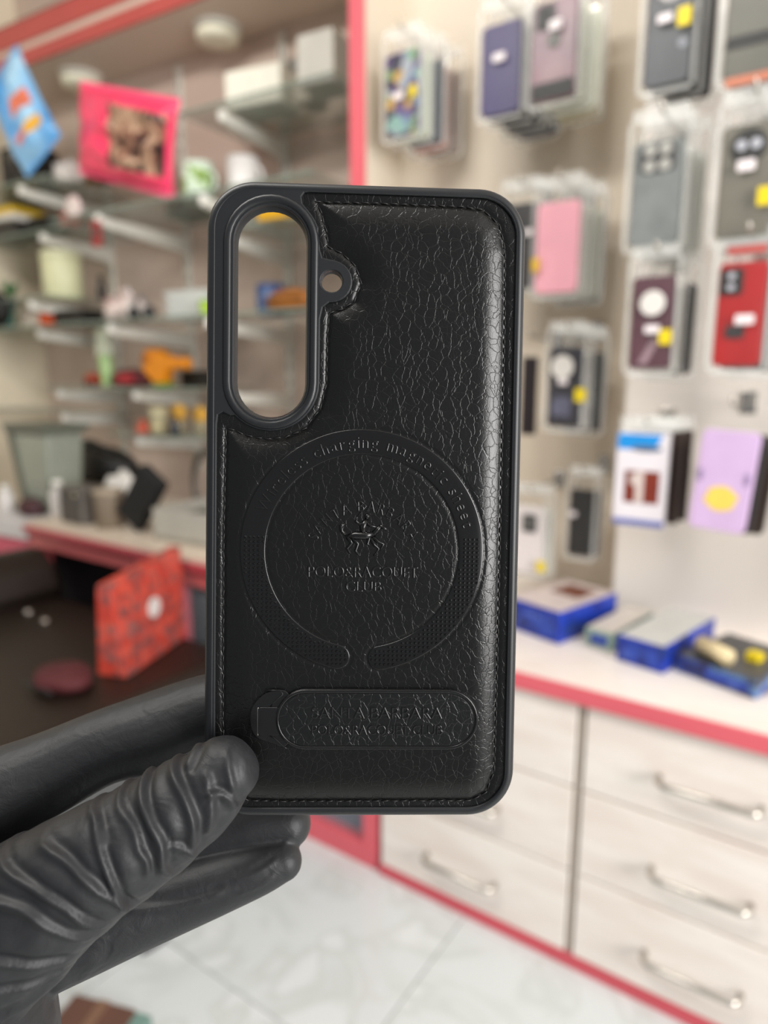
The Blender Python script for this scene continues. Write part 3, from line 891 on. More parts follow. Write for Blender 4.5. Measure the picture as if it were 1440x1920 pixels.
MB().box(-0.09, 0.09, -0.08, 0.08, 0.0, 0.012).build('base', tmat, o, bevel=0.002)
for a, b, c, d in ((-0.09, 0.09, -0.08, -0.075), (-0.09, 0.09, 0.075, 0.08), (-0.09, -0.085, -0.075, 0.075), (0.085, 0.09, -0.075, 0.075)):
    MB().box(a, b, c, d, 0.012, 0.075).build('side', mat('#A8A49A', 0.25, 0.05, 20), o, bevel=0.001)
MB().box(-0.075, 0.075, -0.06, 0.06, 0.012, 0.05).build('dark_contents', mat('#3A3833', 0.6, 0.2, 30), o, bevel=0.005)
o = thing('grey_speaker', 'grey upright speaker box near the counter edge', 'speaker', AR, -1.64, 1.00, ZT)
MB().box(-0.05, 0.05, -0.035, 0.035, 0, 0.095).build('cabinet', mat('#5F5A55', 0.5, 0.08, 20), o, bevel=0.005)
MB().box(-0.044, 0.044, -0.037, -0.035, 0.006, 0.089).build('grille', mat('#4A4642', 0.7, 0.2, 200), o)
MB().lathe([(0.006, 0.0), (0.006, 0.004)], 14, c=(0.03, -0.037, 0.078), axis='y').build('knob', M_CHROME, o)
o = thing('beige_tumbler', 'beige tumbler between the grey speaker and the black tablet', 'cup', AR, -1.525, 1.00, ZT)
MB().lathe([(0.034, 0.0), (0.038, 0.085), (0.04, 0.088), (0.036, 0.088), (0.031, 0.004), (0.001, 0.004)], 26).build('cup', mat('#8F8272', 0.5, 0.08, 20), o, smooth=True)
MB().lathe([(0.0395, 0.087), (0.0395, 0.094), (0.02, 0.098), (0.001, 0.098)], 26).build('lid', mat('#9C8E7C', 0.5, 0.08, 20), o, smooth=True)
o = thing('maroon_purse', 'small maroon purse on the pale cap at the far left', 'purse', AR, -1.87, 0.985, 0.528 + ST)
blob('body', mat('#3E1C22', 0.5, 0.15, 20), o, 0.045, 0.03, 0.028, amp=0.06, freq=2, seed=51)
MB().tube([(0.042 * cos(pi * i / 10), 0, 0.035 + 0.022 * sin(pi * i / 10)) for i in range(11)], 0.002, 6).build('strap', M_DGREY, o)
for uu, vv, hh, lab in ((-1.985, 0.975, 0.075, 'white spray bottle left of the maroon purse'), (-1.755, 1.0, 0.10, 'white rounded bottle beside the maroon purse')):
    o = thing('white_bottle', lab, 'bottle', AR, uu, vv, 0.528 + ST if uu < -1.84 else ZT)
    MB().lathe([(0.02, 0.0), (0.022, 0.004), (0.022, hh * 0.65), (0.010, hh * 0.8), (0.009, hh * 0.86)], 20).build('body', mat('#CFCAC6', 0.35, 0.04, 20), o, smooth=True)
    MB().lathe([(0.012, hh * 0.84), (0.014, hh * 0.95), (0.008, hh), (0.001, hh)], 20).build('cap', M_WHITE, o, smooth=True)
o = thing('desk_mirror', 'dark oval framed desk mirror at the counter behind the held case', 'mirror', AR, -1.36, 1.18, ZT)
MB().tube([(0.055 * sin(2 * pi * i / 36), 0, 0.10 + 0.085 * cos(2 * pi * i / 36)) for i in range(37)], 0.008, 10).build('frame', mat('#3A3630', 0.4, 0.1, 20), o, smooth=True)
MB().lathe([(0.05, -0.001), (0.05, 0.001)], 32, axis='y').build('glass', mat('#9A8B80', 0.08, 0.03, 20), o, off=(0, 0, 0)).location = (0, 0, 0.10)
MB().box(-0.045, 0.045, -0.03, 0.03, 0, 0.012).build('base', mat('#3A3630', 0.4, 0.1, 20), o, bevel=0.003)

# ---- brown armchair in front of the showcase, with the red goods on it
o = thing('armchair', 'dark brown leather armchair in front of the pink counter', 'armchair', AR, -1.30, 0.62, 0.0)
bl = leather_mat('brown_leather', 0.006, '#1E150F', 0.5, 0.4)
MB().box(-0.30, 0.36, -0.22, 0.27, 0.25, 0.375).build('seat', bl, o, bevel=0.03, seg=4)
MB().prism_y([(-0.44, 0.20), (-0.305, 0.20), (-0.27, 0.40), (-0.29, 0.45), (-0.34, 0.49), (-0.40, 0.485), (-0.44, 0.44)], -0.22, 0.27).build('backrest', bl, o, bevel=0.02, seg=4)
for sx in (-0.36, 0.30):
    for sy in (-0.17, 0.22):
        MB().tube([(sx, sy, 0.255), (sx, sy, 0.0)], [0.02, 0.014], 12).build('leg', M_CHROME, o, smooth=True)
for sx, sy in ((-0.19, -0.02), (-0.16, 0.02), (-0.22, 0.15), (-0.13, 0.14)):
    MB().lathe([(0.012, 0.0), (0.010, 0.005), (0.001, 0.007)], 14, c=(sx, sy, 0.3745)).build('seat_glint', M_CHROME, o, smooth=True)  # small chrome discs added to imitate glints on the seat leather
RB = pattern('red_camouflage', ['#A04038', '#C84838', '#7A4644', '#C9503F', '#8C5652', '#B83C30', '#C25044'], 75, 0.45, 'voronoi')
o = thing('gift_bag', 'red camouflage patterned paper bag with a white emblem standing on the armchair', 'bag', AR, -1.085, 0.755, 0.3757, turn=radians(111))
MB().hexa([(-0.092, -0.03, 0), (0.115, -0.03, 0), (0.115, 0.03, 0), (-0.092, 0.03, 0)], [(-0.10, -0.012, 0.172), (0.145, -0.012, 0.185), (0.145, 0.012, 0.185), (-0.10, 0.012, 0.172)]).build('body', RB, o, bevel=0.002)
MB().lathe([(0.020, 0.0), (0.019, 0.002), (0.001, 0.002)], 20, axis='y').build('emblem', mat('#D9D4D0', 0.4, 0.05, 20), o).location = (0.02, -0.0215, 0.095)
MB().tube([(-0.04 + 0.08 * i / 12, -0.010, 0.172 + 0.02 * sin(pi * i / 12)) for i in range(13)], 0.0018, 6).build('handle', mat('#7A2A24', 0.6, 0.1, 20), o, smooth=True)
o = thing('red_pouch', 'dull red pouch lying on the armchair beside the patterned bag', 'pouch', AR, -1.09, 0.60, 0.3757)
blob('body', mat('#4A1418', 0.8, 0.15, 20), o, 0.06, 0.045, 0.02, amp=0.06, freq=2, seed=61)
MB().box(-0.04, 0.04, -0.048, -0.043, 0.010, 0.015).build('zip', M_DGREY, o)

# ---- goods on the floor at the bottom
o = thing('floor_carton', 'brown cardboard carton with a teal side on the floor at the bottom edge', 'box', AR, -0.775, 0.405, 0.001, turn=radians(20))
MB().box(-0.05, 0.05, -0.07, 0.05, 0, 0.03).build('body', mat('#5E4034', 0.6, 0.08, 20), o, bevel=0.002)
MB().box(0.0502, 0.075, -0.07, 0.05, 0, 0.027).build('teal_side', mat('#6F8C84', 0.5, 0.08, 20), o, bevel=0.002)
MB().box(-0.008, 0.008, -0.0705, 0.0505, 0.0301, 0.0306).build('tape', mat('#7A5E4C', 0.3, 0.05, 20), o)
o = thing('extension_lead', 'dark power strip with a green indicator lamp on the floor', 'power strip', AR, -0.925, 0.585, 0.001, turn=radians(-10))
MB().box(-0.09, 0.09, -0.022, 0.022, 0, 0.03).build('body', mat('#4A4650', 0.45, 0.08, 20), o, bevel=0.004)
gl, nt, b = base_mat('green_indicator')
b.inputs['Base Color'].default_value = lin('#2FD27A')
b.inputs['Emission Color'].default_value = lin('#2FD27A')
b.inputs['Emission Strength'].default_value = 1.5
MB().lathe([(0.006, 0.0), (0.005, 0.003), (0.001, 0.0036)], 14, c=(0.075, 0, 0.03)).build('indicator', gl, o, smooth=True)
for i in range(3):
    MB().lathe([(0.014, 0.0), (0.014, 0.002), (0.011, 0.0015), (0.001, 0.0015)], 16, c=(-0.06 + 0.045 * i, 0, 0.03)).build('socket', M_BLACK, o)

# ================================================================== HANGING CASE PACKS ON THE WALL


def face(parent, name, m, pts, y0, y1, bevel=0.0, dx=0.0, dz=0.0):
    return MB().prism_y([(x + dx, z + dz) for x, z in pts], y0, y1).build(name, m, parent, bevel=bevel)


def disc(parent, name, m, r, y, x, z, t=0.003, seg=24):
    return MB().lathe([(r, 0.0), (r, t * 0.7), (r * 0.9, t), (0.001, t)], seg, c=(x, y, z), axis='y').build(name, m, parent, smooth=False)


def pouch(t, w, h, front=-0.012, back=0.006, head=0.03):
    """clear bag round the case with a header flap; folded white-ish edges"""
    W_, H0, H1 = w / 2 + 0.004, -h / 2 - 0.006, h / 2 + head
    vs_, fs_ = [], []
    nx, nz = 8, 14
    for sgn, y in ((-1, front), (1, back)):
        base_ = len(vs_)
        for j in range(nz + 1):
            for i in range(nx + 1):
                a, c = i / nx, j / nz
                bul = (1 - (2 * a - 1) ** 6) * (1 - (2 * c - 1) ** 8)
                mid = (front + back) / 2
                vs_.append((-W_ + 2 * W_ * a, mid + (y - mid) * bul + 0.0008 * sin(9 * a + 11 * c), H0 + (H1 - H0) * c))
        fs_ += [(base_ + j * (nx + 1) + i, base_ + j * (nx + 1) + i + 1, base_ + (j + 1) * (nx + 1) + i + 1, base_ + (j + 1) * (nx + 1) + i) for j in range(nz) for i in range(nx)]
    po = MB().add(vs_, fs_).build('pouch', M_FILM, t, smooth=True)
    mid = (front + back) / 2
    MB().prism_y([(W_ - 0.001, H0), (W_ + 0.004, H0 + 0.004), (W_ + 0.004, H1 - 0.006), (W_ - 0.001, H1)], mid - 0.004, mid + 0.004).build('side_fold', M_FILMEDGE, po)
    MB().prism_y([(-W_ - 0.004, H0 + 0.004), (-W_ + 0.001, H0), (-W_ + 0.001, H1), (-W_ - 0.004, H1 - 0.006)], mid - 0.003, mid + 0.003).build('side_fold', M_FILMEDGE, po)
    MB().box(-W_, W_, mid - 0.0015, mid + 0.0015, H0 - 0.004, H0 + 0.001).build('bottom_seal', M_FILMEDGE, po)
    hb = MB()
    hb.prism_y(rrect(2 * W_, 0.02, 0.005, 4, 0, H1 + 0.006), mid - 0.0006, mid + 0.0006)
    hb.build('header', M_FILMEDGE, po)
    return po


def hook(label, u, v_wall, v_tip, z):
    o = thing('wall_hook', label, 'hook', AR, u, v_wall, z, group='wall hooks for the case packs')
    ln = v_wall - v_tip
    MB().tube([(0, 0, 0), (0, -ln + 0.01, 0), (0, -ln, 0.004), (0, -ln - 0.004, 0.012)], 0.0024, 8).build('rod', M_CHROME, o, smooth=True)
    MB().box(-0.012, 0.012, -0.003, 0.0, -0.018, 0.018).build('plate', M_CHROME, o, bevel=0.001)
    return o


def case_pack(label, u, v, z, w, h, m, short, cam_style='bump', stickers=(), extra=None, behind=2, vwall=None, lean=0.0, th=0.010, behind_m=None, packed=True, turn=0.0):
    t = thing('phone_case_pack', label, 'phone case', AR, u, v, z, group='packed phone cases on the wall', tilt=(0, lean), turn=turn)
    r = min(w, h) * 0.13
    body = MB().prism_y(rrect(w, h, r, 5), -th / 2, th / 2).build('case', m, t, bevel=0.002)
    yf = -th / 2
    if cam_style == 'bump':
        face(t, 'camera_frame', M_DGREY, rrect(w * 0.42, h * 0.24, 0.006, 4, -w * 0.2, h * 0.34), yf - 0.0025, yf + 0.001, 0.0008)
        for k in range(2):
            disc(t, 'lens', M_BLACK, w * 0.085, yf - 0.0025, -w * 0.2, h * (0.39 - 0.10 * k), 0.002, 18)
    elif cam_style == 'square':
        face(t, 'camera_frame', M_DGREY, rrect(w * 0.72, h * 0.26, 0.008, 4, 0, h * 0.33), yf - 0.0025, yf + 0.001, 0.0008)
        for sx in (-1, 1):
            for sz in (-1, 1):
                disc(t, 'lens', mat('#A7A59E', 0.3, 0.05, 30), w * 0.12, yf - 0.0025, sx * w * 0.15, h * 0.33 + sz * w * 0.15, 0.002, 18)
    elif cam_style == 'round':
        disc(t, 'camera_ring', M_BLACK, w * 0.33, yf, 0, h * 0.3, 0.003, 28)
        for sx in (-1, 1):
            disc(t, 'lens', mat('#B9BAC2', 0.2, 0.05, 30), w * 0.10, yf - 0.003, sx * w * 0.13, h * 0.31, 0.002, 18)
    if packed:
        pouch(t, w, h)
    yb = -0.0135 if packed else yf - 0.0006
    for x, zz, sw, sh, sm in stickers:
        face(t, 'price_label' if sm is M_LABEL else 'sticker', sm, rrect(sw, sh, 0.002, 3, x, zz), yb - 0.0006, yb)
    if extra:
        extra(t, yf)
    bm_ = behind_m or [M_DGREY, M_GREY, M_BLACK]
    for k in range(behind):
        du = 0.004 * ((k % 2) * 2 - 1) + 0.010
        b = thing('phone_case_pack', ('first', 'second', 'third', 'fourth')[k] + ' clear pack from the front behind ' + short, 'phone case', AR, u + du + 0.006 * k, v + 0.026 * (k + 1), z - 0.004 * (k + 1), group='packs hanging behind ' + short, tilt=(0, lean), turn=turn)
        MB().prism_y(rrect(w, h, r, 5), -th / 2, th / 2).build('case', bm_[k % len(bm_)], b, bevel=0.002)
        if packed:
            pouch(b, w, h)
    if vwall:
        hook('chrome wall hook carrying ' + short, u + 0.004, vwall, v - 0.02, z + h / 2 + 0.036)
    return t


VP1, VP2 = 1.25, 1.13
MAROON = pattern('maroon_print', ['#4E2F38', '#6B4450', '#7D5560', '#8E6D70'], 9, 0.3, 'noise', 0.5, stretch=(1, 1, 0.6))
GRAFFITI = pattern('graffiti_print', ['#4B3568', '#6E8A5C', '#9AA0A8', '#2E2A3E', '#6B7F9E', '#B8924A', '#5C4A7A', '#7FA39A'], 46, 0.35, 'voronoi')
LBL = (0.018, 0.010, M_LABEL)
YEL = (0.017, 0.020, M_YELLOW)

case_pack('graffiti patterned phone case pack, nearest the pink post', -0.812, VP1, 1.456, 0.080, 0.152, GRAFFITI, 'the graffiti patterned case', None,
          [(-0.004, -0.006, 0.026, 0.012, M_LABEL), (0.030, -0.004, 0.015, 0.022, M_YELLOW)], behind=4, vwall=W1,
          behind_m=[mat('#C8CDBA', 0.4, 0.05, 20), mat('#4E555C', 0.4, 0.05, 20), mat('#C9786A', 0.4, 0.05, 20), mat('#9A8A80', 0.4, 0.05, 20)])
case_pack('navy purple phone case pack between the graffiti and maroon cases', -0.600, VP1, 1.452, 0.078, 0.150, mat('#3B3160', 0.4, 0.06, 20, name='navy_purple'), 'the navy purple case', None,
          [(0.0, 0.016, 0.024, 0.013, M_LABEL)], behind=4, vwall=W1, behind_m=[M_DGREY, M_BLACK, M_BLACK, mat('#2C2A48', 0.4, 0.05, 20)])


def black_foot(t, yf):
    face(t, 'dark_base', M_BLACK, rrect(0.074, 0.026, 0.004, 3, 0, -0.062), yf - 0.0015, yf)
    disc(t, 'ring_stand', M_GREY, 0.012, yf, 0.0, 0.015, 0.003)


case_pack('glossy maroon phone case in a clear pack, right of the navy one', -0.492, VP1 - 0.02, 1.450, 0.080, 0.155, MAROON, 'the glossy maroon case', 'bump',
          [(0.004, 0.034, 0.022, 0.015, M_LABEL)], black_foot, behind=3, vwall=W1, behind_m=[mat('#D9DCC8', 0.4, 0.05, 20), mat('#E0E2D0', 0.4, 0.05, 20), mat('#C6B98A', 0.4, 0.05, 20)])


def grip(t, yf):
    disc(t, 'ring_stand', mat('#B9B4B2', 0.4, 0.05, 30), 0.018, yf, 0.0, 0.050, 0.003)
    disc(t, 'logo_dot', mat('#8A8D96', 0.4, 0.05, 30), 0.006, yf, 0.02, -0.024, 0.001)


case_pack('dark grey armoured phone case with a yellow sticker at the top right', -0.281, VP2, 1.392, 0.064, 0.148, mat('#4A4C50', 0.45, 0.1, 20), 'the dark grey armoured case', None,
          [(-0.004, 0.010, 0.020, 0.011, M_LABEL), (0.022, 0.006, 0.018, 0.024, M_YELLOW)], grip, behind=2, vwall=W2, behind_m=[M_BLACK, M_DGREY])


def copper(t, yf):
    face(t, 'copper_edge', mat('#C0785E', 0.35, 0.06, 20, metal=0.3), rrect(0.07, 0.010, 0.002, 3, 0.004, -0.078), yf - 0.002, 0.004)
    face(t, 'black_band', M_BLACK, rrect(0.066, 0.014, 0.003, 3, 0, -0.030), yf - 0.0015, yf)


case_pack('grey phone case with a copper bottom edge in the top right corner', -0.166, VP2 - 0.02, 1.372, 0.072, 0.148, mat('#5E5C52', 0.4, 0.08, 20), 'the copper edged case', None, [], copper, behind=2, vwall=W2, behind_m=[M_DGREY, M_BLACK])
case_pack('silver phone case with square camera block in a glossy clear pack', -0.283, VP2, 1.172, 0.073, 0.146, mat('#8E9290', 0.22, 0.15, 25, metal=0.4), 'the silver case', 'square', [], behind=2, vwall=W2,
          behind_m=[mat('#D6D6CE', 0.35, 0.05, 20), mat('#C9C9C0', 0.35, 0.05, 20)])
case_pack('olive grey phone case with round black camera and yellow sticker', -0.160, VP2 - 0.02, 1.166, 0.068, 0.146, mat('#6B675C', 0.4, 0.08, 20), 'the olive grey case', 'round',
          [(0.0, 0.018, 0.022, 0.014, M_LABEL), (0.026, -0.024, 0.018, 0.024, M_YELLOW)], behind=2, vwall=W2)
case_pack('pale pink phone case in a clear pack, right of the held case', -0.478, VP1, 1.133, 0.080, 0.156, mat('#EFA9B6', 0.35, 0.05, 20), 'the pale pink case', None,
          [(-0.036, -0.028, 0.014, 0.024, mat('#E2B428', 0.4, 0.05, 20))], behind=3, vwall=W1,
          behind_m=[mat('#C9CBBE', 0.35, 0.05, 20), mat('#B9BBAE', 0.35, 0.05, 20), M_BLACK])


def white_disc(t, yf):
    disc(t, 'magnet_disc', mat('#E0DAD4', 0.4, 0.03, 30), 0.0185, -0.0135, 0.002, 0.028, 0.002)
    MB().prism_y([(-0.02, -0.05), (-0.008, -0.05), (0.012, -0.01), (0.0, -0.01)], yf - 0.001, yf).build('gloss_stripe', mat('#9A8088', 0.3, 0.05, 30), t, rot=None, off=(0.004, 0, -0.012))


case_pack('maroon phone case with a white magnet disc and yellow sticker', -0.276, VP2, 0.985, 0.062, 0.138, mat('#55323C', 0.4, 0.1, 20), 'the maroon case with a white disc', None,
          [(0.004, -0.010, 0.022, 0.012, M_LABEL), (0.024, -0.022, 0.018, 0.022, M_YELLOW)], white_disc, behind=2, vwall=W2, behind_m=[mat('#D2CCC2', 0.35, 0.05, 20), M_DGREY])


def red_case(t, yf):
    face(t, 'camera_frame', M_BLACK, rrect(0.030, 0.036, 0.005, 4, -0.014, 0.044), yf - 0.002, yf, 0.0006)
    for k in range(2):
        disc(t, 'lens', mat('#B6B4BC', 0.2, 0.05, 30), 0.005, yf - 0.002, -0.014, 0.052 - 0.015 * k, 0.002, 16)
    face(t, 'ring_hinge', M_DGREY, rrect(0.024, 0.018, 0.004, 4, -0.004, -0.024), yf - 0.003, yf, 0.0006)
    face(t, 'header_print', mat('#B04A44', 0.4, 0.08, 30), rrect(0.05, 0.012, 0.002, 3, 0.002, 0.086), yf - 0.0005, yf)


case_pack('bright red phone case in a clear pack at the right edge', -0.152, VP2 - 0.02, 0.990, 0.062, 0.142, mat('#A5191B', 0.35, 0.08, 20), 'the bright red case', None,
          [(0.008, -0.008, 0.024, 0.013, M_LABEL)], red_case, behind=2, vwall=W2)


def black_disc(t, yf):
    disc(t, 'magnet_disc', mat('#E2DDD6', 0.4, 0.03, 30), 0.021, -0.0135, -0.002, 0.036, 0.002)
    face(t, 'printed_badge', mat('#5A5A6E', 0.4, 0.3, 90), rrect(0.034, 0.036, 0.004, 4, -0.004, -0.036), yf - 0.0006, yf)


case_pack('black phone case with a white magnet disc beside the held case', -0.452, VP1, 0.886, 0.062, 0.145, mat('#2A2830', 0.4, 0.1, 20), 'the black case with a white disc', None,
          [(0.0, 0.010, 0.018, 0.010, M_LABEL), (0.034, -0.014, 0.020, 0.024, M_YELLOW)], black_disc, behind=3, vwall=W1, behind_m=[mat('#B9B6B0', 0.35, 0.05, 20), M_BLACK, M_DGREY])


def white_case(t, yf):
    face(t, 'camera_frame', M_DGREY, rrect(0.030, 0.036, 0.005, 4, 0.004, 0.034), yf - 0.002, yf, 0.0006)
    disc(t, 'lens', M_GREY, 0.008, yf - 0.002, 0.004, 0.034, 0.002, 16)


case_pack('white phone case with black camera block and yellow sticker above the blue box', -0.512, VP1, 0.588, 0.066, 0.135, mat('#E2DAD8', 0.35, 0.03, 20), 'the white case', None,
          [(0.034, -0.048, 0.018, 0.022, M_YELLOW)], white_case, behind=1, vwall=W1, behind_m=[mat('#D8D8CC', 0.35, 0.05, 20)])
case_pack('narrow black phone case pack right of the white case', -0.418, VP1 + 0.03, 0.628, 0.045, 0.130, M_BLACK, 'the narrow black case', None,
          [(-0.012, 0.018, 0.014, 0.010, M_LABEL)], behind=1, vwall=W1, behind_m=[M_DGREY])
case_pack('dark phone case pack mostly hidden by the right edge of the held case', -0.565, VP1 + 0.03, 1.15, 0.07, 0.15, M_DGREY, 'the mostly hidden dark case', 'bump', [(0.02, 0.02, 0.018, 0.010, M_LABEL)], behind=1, vwall=W1)
case_pack('thin maroon black phone case at the left of the black one with the disc', -0.53, VP1 + 0.02, 0.868, 0.03, 0.15, mat('#241A1C', 0.4, 0.1, 20), 'the thin maroon black case', None, [], behind=0, vwall=W1, packed=False)


# blue and white accessory packet
t = thing('accessory_packet', 'blue and white accessory packet with a brown photo, below the maroon case', 'packet', AR, -0.275, VP2, 0.742, group='flat packets on the wall')
MB().prism_y(rrect(0.080, 0.150, 0.003, 3), -0.004, 0.004).build('card', mat('#E3DDE2', 0.4, 0.02, 20), t)
face(t, 'blue_header', mat('#1D8FDB', 0.4, 0.05, 20), [(-0.039, 0.048), (0.018, 0.048), (0.030, 0.072), (-0.039, 0.073)], -0.0046, -0.004)
face(t, 'brand_oval', mat('#54657E', 0.4, 0.1, 40), [(0.024 * cos(2 * pi * i / 20) + 0.006, 0.005 * sin(2 * pi * i / 20) + 0.050) for i in range(20)], -0.0052, -0.0046)
ph = face(t, 'photo_panel', mat('#7A2E1E', 0.4, 0.12, 60), rrect(0.054, 0.052, 0.002, 3, 0.002, -0.012), -0.0046, -0.004)
face(ph, 'photo_stripe', mat('#D6C6C0', 0.4, 0.1, 60), rrect(0.012, 0.050, 0.001, 3, -0.001, -0.012), -0.0050, -0.0046)
disc(ph, 'photo_spot', mat('#CFC0BA', 0.4, 0.1, 60), 0.011, -0.0050, -0.006, 0.0, 0.0004)
face(t, 'blue_footer', mat('#5C66A8', 0.4, 0.1, 40), rrect(0.079, 0.010, 0.001, 3, 0, -0.070), -0.0046, -0.004)
MB().prism_y(rrect(0.084, 0.024, 0.003, 3, 0.004, 0.088), -0.001, 0.001).build('header', M_FILMEDGE, t)
for k in range(2):  # dark brown cards added to stand in for the shadow beside the packet
    b = thing('accessory_packet', ('first', 'second')[k] + ' added dark card standing in for shade behind the blue and white accessory packet', 'packet', AR, -0.262 + 0.006 * k, VP2 + 0.035 * (k + 1), 0.744, group='dark cards standing in for shade behind the blue and white packet')
    MB().prism_y(rrect(0.080, 0.150, 0.003, 3), -0.004, 0.004).build('card', mat('#3A2C26', 0.5, 0.08, 20), b)
    MB().prism_y(rrect(0.080, 0.022, 0.003, 3, 0, 0.086), -0.001, 0.001).build('header', M_FILMEDGE, b)
hook('chrome wall hook carrying the blue and white packet', -0.27, W2, VP2 - 0.015, 0.832)


def chick(t, yf):
    face(t, 'yellow_print', mat('#F0CF5E', 0.4, 0.08, 60), [((0.022 + 0.0025 * sin(6 * a)) * cos(a), 0.019 * sin(a) - 0.026) for a in [2 * pi * i / 28 for i in range(28)]], yf - 0.0006, yf)
    for sx in (-0.033, 0.030):
        face(t, 'side_print', mat('#8E7AA0', 0.4, 0.08, 60), rrect(0.007, 0.018, 0.003, 4, sx, 0.006), yf - 0.0006, yf)


case_pack('lilac phone case with a yellow print at the lower right', -0.152, VP2 - 0.02, 0.752, 0.078, 0.150, mat('#CDB0D6', 0.3, 0.05, 20), 'the lilac case', None, [], chick, behind=2, vwall=W2, behind_m=[M_DGREY, mat('#33261F', 0.5, 0.1, 20)], lean=radians(4), packed=False)  # dark rear packs carry the shadow beside the case in their colour

# ---- product boxes lying on the worktop


def flat_box(label, u, v, w, d, h, side, top_m, turn, extra=None):
    o = thing('product_box', label, 'box', AR, u, v, ZC + 0.0007, turn=turn, group='product boxes on the worktop')
    MB().box(-w / 2, w / 2, -d / 2, d / 2, 0, h).build('body', side, o, bevel=0.0012)
    MB().box(-w / 2 + 0.002, w / 2 - 0.002, -d / 2 + 0.002, d / 2 - 0.002, h, h + 0.001).build('printed_top', top_m, o)
    MB().box(-w / 2 + 0.01, w / 2 - 0.01, -d / 2 - 0.0006, -d / 2, h * 0.2, h * 0.75).build('end_print', pattern('end_print', ['#17276E', '#2746A8', '#4A63B8', '#16205A'], 60, 0.4), o)
    if extra:
        extra(o, h)
    return o


BLUE = pattern('blue_carton', ['#0D2280', '#163AA8', '#112C92', '#1A3476'], 22, 0.4, 'noise', 0.3)


def top1(o, h):
    MB().box(-0.03, 0.03, 0.0, 0.06, h + 0.001, h + 0.0016).build('brown_photo', mat('#6E3B28', 0.4, 0.15, 50), o)


flat_box('deep blue product box with a brown photo on top, nearest the held case', -0.398, 1.145, 0.11, 0.17, 0.055, BLUE, mat('#C9BBB8', 0.4, 0.06, 30), radians(-16), top1)
flat_box('pale flat packet with a dark green end between the two blue boxes', -0.296, 1.145, 0.05, 0.15, 0.030, mat('#8FA79A', 0.45, 0.2, 30), mat('#CFC6BC', 0.4, 0.06, 30), radians(-10))
flat_box('blue and white product box with a grey top in the middle of the worktop', -0.215, 1.125, 0.075, 0.19, 0.042, BLUE, mat('#C2C2BE', 0.35, 0.06, 30), radians(-12))


def top4(o, h):
    MB().tube([(-0.045, -0.035, h + 0.013), (0.010, -0.055, h + 0.013)], 0.012, 14).build('cream_roll', mat('#D6C49A', 0.5, 0.06, 30), o, smooth=True)
    MB().box(0.012, 0.030, -0.012, 0.008, h + 0.001, h + 0.012).build('yellow_tab', M_YELLOW, o)


flat_box('dark product box carrying a cream roll, at the right end of the worktop', -0.105, 1.10, 0.12, 0.15, 0.026, pattern('dark_blue_print', ['#24203A', '#2B3C86', '#5F86B8', '#2A2530'], 20, 0.35, 'noise', 0.6), mat('#3A3A3A', 0.35, 0.4, 25), radians(-20), top4)

# ================================================================== THE HELD PHONE CASE (local millimetres: x right, y up, z towards the viewer)
MC = Matrix(((0.99916, 0.01525, 0.03795, -0.00522), (0.03517, 0.15329, -0.98756, 0.17450), (-0.02087, 0.98806, 0.15262, 0.86770), (0, 0, 0, 1)))
mm = 0.001
case = bpy.data.objects.new('phone_case', None)
case.empty_display_size = 0.02
C.objects.link(case)
case.matrix_world = MC
tag(case, 'black leather phone case with embossed ring and kickstand, held in the gloved hand', 'phone case')

M_TPU = mat('#121417', 0.42, 0.05, 300, spec=0.5, name='black_rubber')
M_LEATHER = leather_mat('black_leather', 0.0022, '#070707', 0.32, 0.29)
M_EMB = mat('#080809', 0.24, 0.05, 300, name='pressed_leather')
M_THREAD = mat('#100F0F', 0.5, 0.2, 900, name='black_thread')
M_GLOSS = mat('#0D0D0E', 0.24, 0.05, 200, name='gloss_black_metal')


def curve_mesh(loops, extrude, bevel=0.0, res=3, offset=0.0):
    cu = bpy.data.curves.new('outline', 'CURVE')
    cu.dimensions = '2D'
    cu.fill_mode = 'BOTH'
    cu.extrude = extrude
    cu.bevel_depth = bevel
    cu.bevel_resolution = res
    cu.offset = offset
    for lp in loops:
        sp = cu.splines.new('POLY')
        sp.points.add(len(lp) - 1)
        for p, (x, y) in zip(sp.points, lp):
            p.co = (x, y, 0, 1)
        sp.use_cyclic_u = True
    ob = bpy.data.objects.new('outline', cu)
    C.objects.link(ob)
    dg = bpy.context.evaluated_depsgraph_get()
    me = bpy.data.meshes.new_from_object(ob.evaluated_get(dg))
    bpy.data.objects.remove(ob)
    return me


def place_mesh(me, name, m, parent, z=0.0, smooth=False, fn=None):
    n = len(me.vertices)
    co = np.empty(n * 3)
    me.vertices.foreach_get('co', co)
    co = co.reshape(-1, 3)
    if fn is not None:
        co = fn(co)
    co[:, 2] += z
    me.vertices.foreach_set('co', (co * mm).ravel())
    me.materials.clear()
    me.materials.append(m)
    me.polygons.foreach_set('use_smooth', [smooth] * len(me.polygons))
    me.update()
    o = bpy.data.objects.new(name, me)
    C.objects.link(o)
    o.parent = parent
    return o


def stadium(cx, cy, hw, hh, n=18):
    """upright (hh > hw) or lying (hw > hh) stadium"""
    pts = []
    if hh >= hw:
        for i in range(n + 1):
            a = pi * i / n
            pts.append((cx + hw * cos(a), cy + hh - hw + hw * sin(a)))
        for i in range(n + 1):
            a = pi + pi * i / n
            pts.append((cx + hw * cos(a), cy - hh + hw + hw * sin(a)))
    else:
        for i in range(n + 1):
            a = -pi / 2 + pi * i / n
            pts.append((cx + hw - hh + hh * cos(a), cy + hh * sin(a)))
        for i in range(n + 1):
            a = pi / 2 + pi * i / n
            pts.append((cx - hw + hh + hh * cos(a), cy + hh * sin(a)))
    return pts


